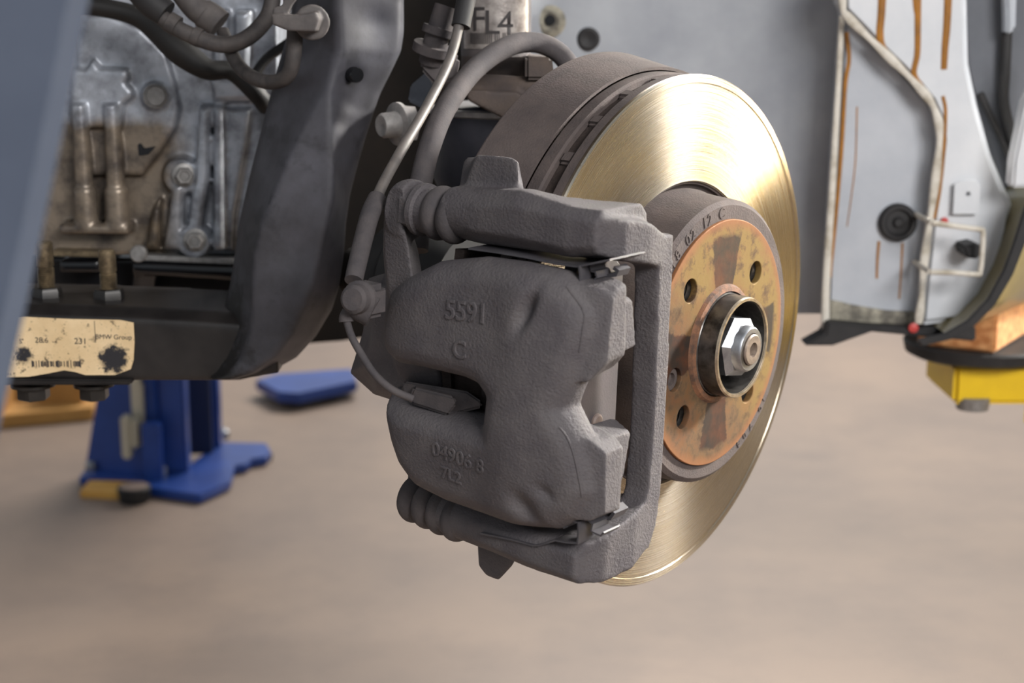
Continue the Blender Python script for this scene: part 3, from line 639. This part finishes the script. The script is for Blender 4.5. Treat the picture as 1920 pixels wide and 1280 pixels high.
loft([[Vector((aty(x, 640, .985).x, .985 + yy, zz)) for yy, zz in ((0, aty(200, yb, .985).z), (0, aty(200, yt + 18, .985).z), (.010, aty(200, yt, .985).z), (.085, aty(200, yt, .985).z), (.085, aty(200, yb, .985).z))] for x, yt, yb in ((-90, 572, 712), (60, 574, 713), (250, 580, 714), (360, 586, 714), (450, 592, 712), (520, 610, 700))], bm=bm)
bmm = part('beam', fuse(bm, 'beam', .002, 4), 'sub_black', sf, world=True, label='oily black lower beam')
part('flange', bevel(prism_y([(-60, 710), (250, 712), (245, 722), (-60, 722)], .982, 1.06), .001), 'sub_black', sf, world=True)
LY = .9835
lab = part('paper_label', prism_y([(15, 596), (45, 594), (130, 598), (225, 600), (250, 605), (252, 640), (250, 675), (245, 692), (215, 703), (160, 703), (140, 697), (120, 694), (90, 700), (55, 706), (10, 707)], LY, LY + .0012), 'label', sf, world=True, label='soiled cream paper label')
def print_text(t, x, y, hpx):
    me = lettering(t, hpx * 1.38 * LY / FPX * 1.0, .00006); P = aty(x, y, LY - .0002)
    me.transform(Matrix.Translation(P) @ Matrix.Rotation(rad(90), 4, 'X') @ Matrix.Rotation(rad(-1.2), 4, 'Z')); part('lettering', me, 'ink', lab, world=True)
print_text('BMW Group', 213, 632, 9.5); print_text('231', 151, 640, 12); print_text('28.6', 78, 638, 11); print_text('S', 38, 640, 9.5)
bm = bmesh.new()
for i in range(40):
    if random.random() < .62:
        P = aty(58 + i * 2.5, 682, LY - .0001); boxb(P, .0005 * random.choice((1, 1, 1.6)), .0002, .0048 * random.uniform(.6, 1), bm)
part('barcode', to_mesh(bm, 'barcode', False), 'ink', lab, world=True)
part('label_rule', boxb(aty(178, 622, LY - .0001), .0003, .0002, .014), 'ink', lab, world=True)
def stud(x, yt, yb):
    P1 = aty(x, yt, 1.02); P0 = Vector((P1.x, 1.02, aty(x, yb, 1.02).z)); Ln = P1.z - P0.z; r = .0056; prof = [(0, r)]
    k = int(Ln * .62 / .0013)
    for i in range(k): prof += [(i * .0013 + .0003, r), (i * .0013 + .00095, r * .86)]
    prof += [(Ln * .64, r), (Ln * .97, r * .97), (Ln, r * .8)]
    s_ = part('stud_bolt', turned(P0, Vector((0, 0, 1)), prof, 24), 'bolt_dirty', sf, world=True, label='oily threaded stud bolt')
    n_ = bmesh.new(); turned(P0 + Vector((0, 0, .002)), Vector((0, 0, 1)), [(0, .0102), (.009, .0102), (.011, .009)], 6, n_); turned(P0 + Vector((0, 0, -.002)), Vector((0, 0, 1)), [(0, .0122), (.004, .0122), (.005, .0105)], 28, n_)
    part('nut', n_, 'bolt_black', s_, world=True)
stud(82, 452, 575); stud(200, 467, 578)
for x, r in ((62, .0105), (176, .0095)):
    P = aty(x, 718, 1.0); part('bolt_head', hexbolt(Vector((P.x, 1.0, P.z)), Vector((0, 0, -1)), r, .0105), 'bolt_black', sf, world=True)

# ================================================================ GEARBOX
gb = thing('gearbox', 'cast aluminium gearbox housing stained with brown oil behind the subframe', 'gearbox', aty(280, 470, 1.16))
bm = bmesh.new(); Y0 = 1.13
prism_y([(20, -90), (520, -90), (520, 478), (20, 478)], Y0, 1.20, bm)
prism_y([(140, 30), (200, 28), (262, 52), (310, 100), (325, 150), (336, 200), (328, 240), (296, 292), (265, 330), (140, 330)], Y0 - .007, Y0 + .01, bm, .002)
prism_y([(130, 125), (160, 132), (172, 112), (186, 128), (236, 130), (240, 145), (234, 156), (247, 170), (249, 180), (238, 190), (230, 196), (226, 240), (130, 240)], Y0 - .014, Y0, bm, .002)
for x, r0 in ((147, .0066), (207, .0068)):
    P1 = aty(x, 195, Y0 - .016); P2 = aty(x, 432, Y0 - .016)
    Pm = aty(x, 355, Y0 - .016)
    cyl(Vector((P1.x, Y0 - .014, P1.z)), Vector((P1.x, Y0 - .012, Pm.z)), r0 * .8, r0, 20, bm); cyl(Vector((P1.x, Y0 - .012, Pm.z)), Vector((P1.x, Y0 - .012, P2.z)), r0 * 1.25, r0 * 1.3, 20, bm)
prism_y([(110, 420), (240, 422), (240, 440), (110, 440)], Y0 - .02, Y0, bm, .002)
prism_y([(392, 145), (470, 150), (470, 190), (400, 192)], Y0 - .010, Y0, bm, .003)
prism_y([(400, 20), (425, 20), (425, 140), (400, 140)], Y0 - .012, Y0, bm, .003); prism_y([(440, 20), (470, 20), (462, 160), (440, 160)], Y0 - .014, Y0, bm, .003)
prism_y([(372, 200), (394, 200), (392, 330), (370, 470), (345, 470), (362, 340)], Y0 - .013, Y0, bm, .003)
prism_y([(400, 200), (417, 200), (420, 470), (398, 470)], Y0 - .014, Y0, bm, .003)
prism_y([(424, 205), (470, 205), (462, 270), (440, 400), (436, 470), (424, 470)], Y0 - .006, Y0, bm, .002)
prism_y([(322, 345), (344, 345), (340, 470), (304, 470)], Y0 - .012, Y0, bm, .003); prism_y([(285, 390), (300, 370), (298, 470), (270, 470)], Y0 - .010, Y0, bm, .003)
turned(aty(292, 180, Y0 - .006), Vector((0, -1, 0)), [(0, .010), (.003, .0095), (.0045, .0085)], 28, bm)
turned(aty(343, 328, Y0), Vector((0, -1, 0)), [(0, .014), (.010, .012)], 28, bm); turned(aty(368, 450, Y0), Vector((0, -1, 0)), [(0, .013), (.012, .011)], 28, bm)
part('housing', fuse(bm, 'housing', .0014, 3), 'gearbox', gb, world=True)
part('core_plug', turned(aty(292, 180, Y0 - .0135), Vector((0, 1, 0)), [(0, .0001), (0, .0064), (.001, .007), (.003, .007)], 28), 'bolt_alu', gb, world=True)
part('plug_rim', turned(aty(292, 180, Y0 - .0105), Vector((0, -1, 0)), [(0, .0086), (.0022, .0084), (.0024, .0078), (.001, .0076)], 32), 'bolt_alu', gb, world=True)
part('bolt_head', hexbolt(aty(345, 328, Y0 - .010), Vector((.25, -1, 0)), .0062, .008), 'bolt_alu', gb, world=True)
part('bolt_head', hexbolt(aty(366, 450, Y0 - .012), Vector((.1, -1, 0)), .0062, .006), 'bolt_alu', gb, world=True)
part('bolt_head', turned(aty(262, 474, Y0 - .010), Vector((0, -1, 0)), [(0, .006), (.005, .006), (.006, .005)], 24), 'bolt_alu', gb, world=True)
part('bottom_rail', bevel(prism_y([(95, 470), (188, 472), (188, 482), (95, 480)], Y0 - .016, Y0 + .02), .001), 'bolt_dirty', gb, world=True)
part('bottom_rail', bevel(prism_y([(258, 478), (440, 486), (440, 496), (258, 488)], Y0 - .014, Y0 + .02), .001), 'bolt_alu', gb, world=True)
part('spatter_hole', bevel(prism_y([(258, 270), (264, 268), (270, 278), (292, 274), (278, 290), (260, 292)], Y0 - .0085, Y0), .0005), 'black_gloss', gb, world=True)
op = thing('oil_pan', 'glossy black oil pan under the gearbox housing', 'oil pan', aty(280, 590, 1.16))
bm = bmesh.new(); prism_y([(20, 480), (500, 492), (500, 640), (20, 640)], 1.15, 1.24, bm)
prism_y([(245, 490), (470, 497), (470, 530), (245, 515)], 1.115, 1.18, bm, .003); prism_y([(110, 488), (186, 488), (186, 512), (110, 512)], 1.12, 1.18, bm, .002)
cyl(aty(262, 505, 1.122), aty(262, 560, 1.132), .0045, .0065, 16, bm); cyl(aty(285, 510, 1.125), aty(270, 580, 1.135), .004, .006, 16, bm)
part('body', fuse(bm, 'body', .0018, 3), 'black_gloss', op, world=True)

# ================================================================ CABLES ABOVE THE GEARBOX
solo('wiring_loom', sweep(px_path([(120, 8, 1.06), (190, 14, 1.06), (255, 30, 1.06), (300, 58, 1.06), (345, 100, 1.06), (390, 130, 1.06), (435, 134, 1.065), (480, 175, 1.07), (500, 200, 1.08)]), lambda t: .0062 + .004 * math.exp(-((t - .45) / .15) ** 2), 14, 8), 'harness_black', 'black wiring loom curving across the top of the gearbox', 'cable')
c1 = thing('sensor_lead', 'dusty taped sensor lead with dark sleeve looping up beside the subframe', 'cable', atd(420, 85, 1.0))
part('lead', sweep(px_path([(300, 30, 1.0), (330, 52, 1.0), (380, 75, 1.0), (425, 84, 1.0), (462, 72, 1.0), (492, 45, 1.0), (508, 15, 1.0), (515, -40, 1.0)]), .0052, 16, 8), 'harness', c1, world=True)
part('sleeve', sweep(px_path([(262, -25, 1.0), (285, 5, 1.0), (312, 26, 1.0)]), lambda t: .0105 - .002 * t, 16, 5), 'rubber_black', c1, world=True, label='dark rubber sleeve')
part('tape_band', sweep(px_path([(316, 40, .9995), (333, 50, .9995)]), .0066, 16, 3), 'harness', c1, world=True)
part('tape_band', sweep(px_path([(362, 66, .9995), (376, 72, .9995)]), .0060, 16, 3), 'harness', c1, world=True)
c2 = thing('plug_lead', 'grey lead from the oval plug to the clip on the subframe', 'cable', atd(510, 150, .98))
part('lead', sweep(px_path([(418, 60, 1.02), (432, 95, 1.01), (452, 128, 1.0), (478, 147, .985), (510, 154, .975), (538, 143, .965), (549, 112, .958), (553, 60, .955), (552, 30, .955)]), lambda t: .0042 + .0008 * t, 16, 8), 'harness', c2, world=True)
bm = bmesh.new(); sweep(px_path([(340, -20, 1.02), (365, 12, 1.02), (385, 28, 1.02)]), .0085, 18, 5, bm); sweep(px_path([(380, 24, 1.02), (400, 36, 1.02), (412, 46, 1.02)]), .0095, 18, 5, bm, flat=.8)
part('oval_plug', bm, 'connector', c2, world=True, label='grey oval plug')
bm = bmesh.new(); prism_y([(510, 26), (540, 24), (545, 10), (565, -15), (565, -60), (535, -60), (530, 10), (512, 14)], .952, .962, bm)
prism_y([(508, 26), (560, 28), (592, 22), (598, 36), (590, 60), (540, 58), (510, 46)], .946, .964, bm)
turned(aty(585, 42, .966), Vector((.15, -1, 0)), [(0, .0105), (.003, .0105), (.0035, .009)], 32, bm)
part('cable_clip', fuse(bm, 'cable_clip', .0009, 2), 'connector', c2, world=True, label='dusty grey plastic cable clip')
solo('thin_lead', sweep(px_path([(620, -60, 1.10), (560, 60, 1.098), (500, 110, 1.096), (462, 165, 1.094)]), .0035, 12, 6), 'harness_black', 'thin black lead slanting behind the cable clip', 'cable')

# dark sheet added to stand in for shade in the gap behind the drive shaft
solo('gap_shade_sheet', bevel(prism_y([(380, -160), (1000, -160), (1000, 420), (900, 600), (640, 640), (380, 660)], 1.50, 1.52), .003), 'dark', 'dark sheet standing in for the shade behind the drive shaft', 'shade sheet')

# ================================================================ BODY SHELL BEHIND THE WHEEL
bs = thing('inner_fender', 'pale grey bare body panels of the wheel arch behind the disc', 'body panel', aty(1640, 610, 1.32))
def curtain(cols, y0, y1, t=.004, ny=10):
    secs = []
    for x, Y in cols: secs.append((x, Y))
    bm = bmesh.new(); F = [[bm.verts.new(aty(x, y0 + (y1 - y0) * j / ny, Y)) for j in range(ny + 1)] for x, Y in secs]; B = [[bm.verts.new(v.co + Vector((0, t, 0))) for v in r] for r in F]
    for R_, fl_ in ((F, 0), (B, 1)):
        for i in range(len(R_) - 1):
            for j in range(ny):
                q = (R_[i][j], R_[i + 1][j], R_[i + 1][j + 1], R_[i][j + 1]); bm.faces.new(q[::-1] if fl_ else q)
    return bm
part('wheel_well_panel', curtain([(960, 1.30), (1000, 1.315), (1080, 1.335), (1180, 1.35), (1300, 1.36), (1420, 1.36), (1500, 1.35), (1555, 1.335), (1600, 1.33)], -160, 588), 'panel_dark', bs, world=True, label='grey curved wheel well sheet')
mid = [(1582, 22), (1616, 56), (1650, 92), (1690, 130), (1720, 162), (1745, 192), (1760, 225), (1764, 262), (1757, 330), (1745, 410), (1735, 500), (1724, 600), (1640, 610), (1548, 606), (1552, 500), (1560, 360), (1568, 240), (1575, 120)]
part('lower_panel', bevel(prism_y(mid, 1.305, 1.33), .004), 'panel', bs, world=True, label='blue-grey lower arch panel')
upp = [(1578, -160), (1812, -160), (1815, 0), (1818, 120), (1835, 200), (1860, 290), (1900, 385), (1895, 430), (1870, 520), (1820, 600), (1724, 612), (1735, 500), (1745, 410), (1757, 330), (1764, 262), (1760, 225), (1745, 192), (1720, 162), (1690, 130), (1650, 92), (1616, 56), (1580, 20)]
part('upper_panel', bevel(prism_y(upp, 1.288, 1.33), .005, 3), 'panel_white', bs, world=True, label='pale glossy upper arch panel')
part('liner_panel', bevel(prism_y([(1800, -160), (2000, -160), (2000, 420), (1900, 400), (1860, 300), (1830, 200), (1812, 120)], 1.325, 1.335), .002), 'liner', bs, world=True, label='grey liner strip')
part('fender_edge', bevel(prism_y([(1925, 190), (1990, 60), (1990, 350), (1898, 352), (1902, 300)], 1.25, 1.27), .002), 'panel_white', bs, world=True)
part('seam_sealer', sweep([aty(x, y, 1.286) for x, y in ((1581, -60), (1580, 12), (1590, 32), (1630, 72), (1672, 112), (1712, 152), (1742, 186), (1756, 215), (1762, 255), (1756, 320), (1744, 410), (1733, 490), (1728, 560), (1722, 606))], lambda t: .0032 + .0007 * math.sin(t * 47), 10, 8, flat=.7), 'sealant', bs, world=True, label='cream seam sealer bead')
part('seam_sealer', sweep([aty(x, y, 1.300) for x, y in ((1578, 30), (1574, 120), (1567, 240), (1560, 360), (1552, 480), (1548, 560), (1548, 632))], lambda t: .0022 + .0014 * t, 10, 8, flat=.7), 'sealant', bs, world=True, label='cream seam sealer bead')
def drip(P, wpx, Y):
    part('wax_drip', sweep([aty(x, y, Y) for x, y in P], lambda t: PXM(wpx, Y) * .68 * (1 - .25 * t), 8, 6, flat=.22), 'wax', bs, world=True)
drip([(1656, -60), (1653, 20), (1650, 62), (1656, 90), (1682, 122), (1700, 140)], 11, 1.2876); drip([(1722, -60), (1721, 40), (1720, 100), (1714, 138), (1730, 165), (1748, 190)], 9, 1.2876)
drip([(1712, -60), (1716, 10), (1720, 34)], 6, 1.2876); drip([(1780, -60), (1776, 40), (1772, 90), (1770, 130)], 11, 1.2876); drip([(1768, 180), (1773, 210), (1770, 280), (1762, 360), (1752, 410)], 5, 1.2876)
drip([(1587, 60), (1592, 110), (1585, 160), (1578, 280), (1568, 400), (1556, 520)], 6, 1.3044); drip([(1648, 452), (1645, 490), (1644, 522)], 4, 1.3046); drip([(1607, 200), (1604, 300), (1596, 370), (1588, 425)], 2, 1.3048)
drip([(1692, 455), (1690, 500), (1686, 560)], 3, 1.3047)
part('grime_band', fuse(prism_y([(1552, 560), (1600, 572), (1660, 582), (1722, 585), (1722, 614), (1640, 613), (1552, 606)], 1.301, 1.33), 'grime_band', .003, 2), 'grime', bs, world=True, label='crusty underseal grime')
gp = aty(1682, 416, 1.305); R_ = PXM(36, 1.3)
part('grommet', turned(gp, Vector((0, -1, 0)), [(0, R_), (.004, R_), (.006, R_ * .88), (.006, R_ * .72), (.003, R_ * .62), (.003, R_ * .3), (.006, R_ * .2), (.006, .0001)], 40), 'rubber_black', bs, world=True, label='black rubber grommet')
part('grommet', turned(aty(1103, 73, 1.338), Vector((0, -1, 0)), [(0, .0095), (.003, .0095), (.004, .007), (.002, .0001)], 30), 'rubber_black', bs, world=True, label='black rubber grommet')
part('dimple', turned(aty(1031, 40, 1.321), Vector((0, -1, 0)), [(0, .013), (.002, .011), (.004, .007), (.003, .005)], 30), 'grime', bs, world=True)
part('dimple_hole', turned(aty(1031, 38, 1.3175), Vector((0, -1, 0)), [(0, .0045), (.001, .0045), (.001, .0001)], 24), 'black_gloss', bs, world=True)
wb = part('wire_bracket', sweep([aty(x, y, 1.25) for x, y in ((1748, 418), (1800, 425), (1838, 430), (1843, 436), (1842, 470), (1838, 508), (1832, 514), (1790, 511), (1744, 510))], .0022, 10, 5), 'sealant', bs, world=True, label='bent wire bracket')
for x, y in ((1748, 418), (1744, 510)): part('bracket_foot', cyl(aty(x, y, 1.25), aty(x, y, 1.25) + Vector((0, .05, 0)), .0022, None, 10), 'sealant', wb, world=True)
tp = aty(1812, 368, 1.283); me = plate([(-.010, -.014), (.010, -.014), (.010, .008), (.006, .013), (-.004, .013), (-.010, .010)], [circle(.0022, 16, .001, .002)], .002, .0003)
me.transform(Matrix.Translation(tp) @ Matrix.Rotation(rad(90), 4, 'X')); part('tab', me, 'panel_white', bs, world=True)
part('clip_nub', bevel(prism_y([(1805, 462), (1835, 455), (1845, 470), (1838, 486), (1812, 484)], 1.262, 1.29), .002), 'rubber_black', bs, world=True)
part('drain_strip', sweep([aty(x, y, 1.318) for x, y in ((1888, 60), (1884, 140), (1882, 190), (1895, 250), (1912, 310), (1930, 360))], .0045, 10, 5), 'rubber_black', bs, world=True)
part('drain_strip', sweep([aty(x, y, 1.318) for x, y in ((1838, 175), (1856, 215), (1880, 265), (1905, 330))], .003, 10, 5), 'rubber_black', bs, world=True)
part('trim_tab', bevel(prism_y([(1886, -60), (1908, -60), (1905, 55), (1888, 65)], 1.305, 1.32), .002), 'panel', bs, world=True)
part('bottom_flap', bevel(prism_y([(1508, 648), (1548, 626), (1552, 604), (1640, 612), (1725, 616), (1830, 612), (1830, 640), (1740, 632), (1635, 622), (1562, 648)], 1.285, 1.31), .0015), 'rubber_black', bs, world=True, label='black lower flap')
part('push_pin', turned(aty(1712, 614, 1.285), Vector((0, -1, 0)), [(0, .004), (.002, .004), (.003, .002)], 16), 'red', bs, world=True, label='small red push pin')
part('push_pin', turned(aty(1770, 414, 1.286), Vector((0, -1, 0)), [(0, .003), (.002, .003), (.003, .002)], 16), 'red', bs, world=True, label='small red push pin')
# sill with the dark arch edge
sl = thing('door_sill', 'glossy door sill with painted-in yellow reflection and dark curved wheel arch edge', 'sill', aty(1850, 630, 1.4))
pth = [(1950, 330), (1918, 392), (1900, 450), (1880, 505), (1850, 560), (1812, 600), (1770, 624), (1715, 636)]
secs = [[aty(x, y, 1.24), aty(x + 26 * (1 - i / 12), y + 6 + i, 1.24), aty(x + 26 * (1 - i / 12), y + 6 + i, 1.30), aty(x, y, 1.30)] for i, (x, y) in enumerate(pth)]
part('arch_edge', bevel(loft(secs), .002), 'rubber_black', sl, world=True)
secs = [[aty(x + 8, y + 6, 1.25), aty(x + 8, y + 6, 1.25) + Vector((.0, .45, 0)), aty(x + 8, y + 6, 1.25) + Vector((.20, .45, .0)), aty(x + 8, y + 6, 1.25) + Vector((.20, .27, .0))] for x, y in [(1960, 330)] + pth[1:-1]]
part('sill_panel', loft(secs), 'sill', sl, world=True)

cbd = thing('unseen_car_body', 'unseen car hood and engine added to block light from above', 'car body', Vector((-.4, 1.0, .80)))  # out of view, added above the wheel to block overhead light
part('engine', bevel(boxb(Vector((-.70, 1.24, .97)), 1.25, .50, .26), .03), 'dark', cbd, world=True)
hb = bmesh.new(); boxb(Vector((-.55, 1.20, 1.12)), 1.56, 1.10, .02, hb); part('hood', bevel(hb, .008), 'panel_white', cbd, world=True)
# ================================================================ VEHICLE LIFT
vl = thing('vehicle_lift', 'yellow lift arm with black rubber pad under the sill', 'lift', Vector((1.45, .98, 0)))
wp = aty(1866, 662, 1.36); e1 = Vector((-.84, .54, 0)); e2 = Vector((.54, .84, 0)); pc = wp + e1 * .03 + e2 * .055 + Vector((0, 0, -.008))
part('rubber_pad', turned(pc + Vector((0, 0, -.007)), Vector((0, 0, 1)), [(0, .060), (.003, .066), (.012, .068), (.014, .066)], 48), 'rubber_black', vl, world=True)
bm = bmesh.new(); boxb(pc + Vector((.028, .01, -.026)), .120, .100, .036, bm); bevel(bm, .004)
part('pad_carrier', bm, 'yellow', vl, world=True)
part('carrier_bolt', turned(pc + Vector((-.012, -.03, -.050)), Vector((0, 0, 1)), [(0, .014), (.012, .016)], 24), 'bolt_alu', vl, world=True)
bm = boxb(pc + Vector((.53, -.16, -.044)), 1.02, .085, .05, None, Matrix.Rotation(-.33, 4, 'Z')); part('arm', bevel(bm, .006), 'yellow', vl, world=True)
bm = bmesh.new(); boxb(Vector((1.45, .98, 1.3)), .22, .20, 2.6, bm); part('post', bevel(bm, .01), 'yellow', vl, world=True)  # post out of view, added so the disc picks up yellow reflections
part('post_base', bevel(boxb(Vector((1.45, .98, .01)), .5, .45, .02), .003), 'yellow', vl, world=True)
q = [wp, wp + e2 * .16, wp + e2 * .16 + e1 * .070, wp + e1 * .070]
solo('wood_block', bevel(loft([q, [v + Vector((0, 0, .040)) for v in q]]), .002), 'wood', 'wooden block on the black lift pad under the sill', 'wood block')

# ================================================================ JACK STAND AND FLOOR THINGS
js = thing('jack_stand', 'blue steel jack stand with silver latch on the concrete floor', 'jack stand', atz(330, 900))
TH = .012
def level(pts, z0, z1): 
    P = [atz(x, y, z1) for x, y in pts]; return loft([[Vector((p.x, p.y, z0)) for p in P], P])
part('base_plate', bevel(level([(150, 890), (165, 870), (300, 885), (345, 878), (380, 850), (415, 828), (500, 830), (508, 845), (500, 856), (472, 860), (462, 870), (440, 872), (432, 902), (375, 928), (280, 914), (262, 897), (148, 894)], .002, .014), .002), 'blue', js, world=True)
def upright_box(px0, px1, pyb, depth, zt, ins=0):
    a, b = atz(px0, pyb, TH), atz(px1, pyb, TH); return boxb(Vector(((a.x + b.x) / 2, a.y + depth / 2, (zt + TH) / 2)), b.x - a.x, depth, zt - TH)
part('column', bevel(upright_box(302, 352, 888, .03, .42), .004), 'blue', js, world=True)
part('column_back', bevel(upright_box(345, 398, 852, .01, .42), .002), 'blue_shaded', js, world=True, label='inner web with shade painted into the blue')
part('column', bevel(upright_box(388, 412, 842, .03, .42), .004), 'blue', js, world=True)
a, b, c_, d_ = atz(160, 880, TH), atz(302, 892, TH), atz(278, 892, TH), atz(190, 880, TH)
ztop = .42
pp = [Vector((a.x, a.y, TH)), Vector((b.x, b.y, TH)), Vector((b.x - .005, b.y, ztop)), Vector((a.x + .085, a.y, ztop))]
part('side_plate', loft([pp, [p + Vector((0, .012, 0)) for p in pp]]), 'blue', js, world=True)
g0 = atz(280, 905, TH); part('gusset', bevel(boxb(Vector((g0.x + .004, g0.y + .012, .054)), .026, .02, .084), .002), 'blue', js, world=True)
for x, yb, y_t, wpx in ((262, 832, 700, 20), (270, 826, 715, 9)):
    P0 = aty(x, yb, 2.19); P1 = aty(x, y_t, 2.19); part('latch_bar', bevel(boxb(Vector((P0.x, 2.19, (P0.z + P1.z) / 2)), PXM(wpx, 2.2), .02, P1.z - P0.z), .002), 'cream_metal', js, world=True, label='silver latch bar')
for x, yb, y_t, wpx in ((240, 858, 778, 18), (255, 838, 783, 12)):
    P0 = aty(x, yb, 2.16); P1 = aty(x, y_t, 2.16); part('latch_pawl', bevel(boxb(Vector((P0.x, 2.16, (P0.z + P1.z) / 2)), PXM(wpx, 2.2), .02, P1.z - P0.z), .003), 'cream_metal', js, world=True, label='silver latch pawl')
for x, y, r in ((298, 895, .012), (418, 822, .010), (172, 882, .009)):
    P = atz(x, y, TH); part('bolt_head', turned(Vector((P.x, P.y, TH)), Vector((0, 0, 1)), [(0, r), (r * 1.2, r), (r * 1.6, r * .6)], 12), 'chrome', js, world=True)
for x, y in ((462, 872), (495, 860)):
    P = atz(x, y, 0.004); part('foot', boxb(Vector((P.x, P.y + .01, .004)), .02, .015, .008), 'rubber_black', js, world=True)
P = atz(205, 908); q = [atz(x, y) for x, y in ((150, 933), (240, 938), (268, 905), (178, 900))]
solo('wood_offcut', bevel(loft([q, [v + Vector((0, 0, .010)) for v in q]]), .001), 'wood_yellow', 'flat yellow wood offcut lying beside the blue jack stand', 'wood')
P = atz(246, 948); pk = thing('rubber_puck', 'small round black rubber puck on the floor beside the wood offcut', 'puck', Vector((P.x, P.y + .02, 0)))
part('body', turned(Vector((0, 0, 0)), Vector((0, 0, 1)), [(0, .019), (.004, .021), (.020, .023), (.022, .021)], 32), 'rubber_black', pk)
part('top', turned(Vector((0, 0, .0215)), Vector((0, 0, 1)), [(0, .020), (.001, .019)], 32), 'puck_top', pk)
# second blue base far behind
P = atz(560, 735); bj = thing('trolley_jack', 'low blue trolley jack on the floor behind the caliper', 'jack', Vector((P.x, P.y, 0)))
q = [atz(x, y, .03) for x, y in ((478, 712), (520, 700), (660, 690), (670, 715), (560, 738), (520, 735))]
part('frame', bevel(loft([[v - Vector((0, 0, .018)) for v in q], q]), .003), 'blue', bj, world=True)
for x, y in ((545, 740), (620, 725)):
    P = atz(x, y); part('caster', cyl(Vector((P.x - .012, P.y, .015)), Vector((P.x + .012, P.y, .015)), .015, None, 20), 'rubber_black', bj, world=True)
# pallet and boxes at the far left
P = atz(60, 800); pal = thing('wooden_pallet', 'wooden pallet on the floor behind the foreground panel', 'pallet', Vector((P.x, P.y, 0)))
for k, (x0, y0, x1, y1) in enumerate(((-120, 815, 175, 788), (-120, 778, 175, 756))):
    a, b = atz(x0, y0), atz(x1, y1); dv = (b - a); q = [a, b, b + Vector((.0, .09, 0)), a + Vector((0, .09, 0))]
    part('plank', bevel(loft([[v + Vector((0, 0, .0)) for v in q], [v + Vector((0, 0, .022 + .025 * k)) for v in q]]), .002), 'pallet', pal, world=True)
for x, y in ((118, 780), (-40, 800)):
    P = atz(x, y); part('pallet_block', boxb(Vector((P.x, P.y + .04, .045)), .07, .09, .05), 'pallet', pal, world=True)
a = atz(60, 790); solo('beige_carton', bevel(boxb(Vector((a.x - .10, a.y + .35, .10)), .5, .22, .14), .004), 'beige_block', 'pale beige carton behind the pallet', 'carton')
solo('rubber_mat_roll', cyl(Vector((a.x - .25, a.y + .13, .078)), Vector((a.x + .09, a.y + .16, .078)), .03, None, 24), 'rubber_black', 'black rubber roll lying on the pallet', 'roll')

# ================================================================ FOREGROUND PANEL
secs = []
for y, xr in ((-900, 340), (-500, 270), (-150, 198), (0, 168), (80, 152), (160, 136), (240, 119), (320, 103), (400, 86), (480, 69), (560, 52), (640, 34), (720, 17), (820, -6), (950, -40)):
    A = aty(xr, y, .42); secs.append([A, A + Vector((-.004, -.006, 0)), A + Vector((-.07, -.03, 0)), A + Vector((-.07, -.02, 0)), A + Vector((-.004, .008, 0))])
solo('bumper_bracket', loft(secs), 'fg', 'plain blue-grey sheet-metal bracket edge in front of the gearbox', 'bracket')
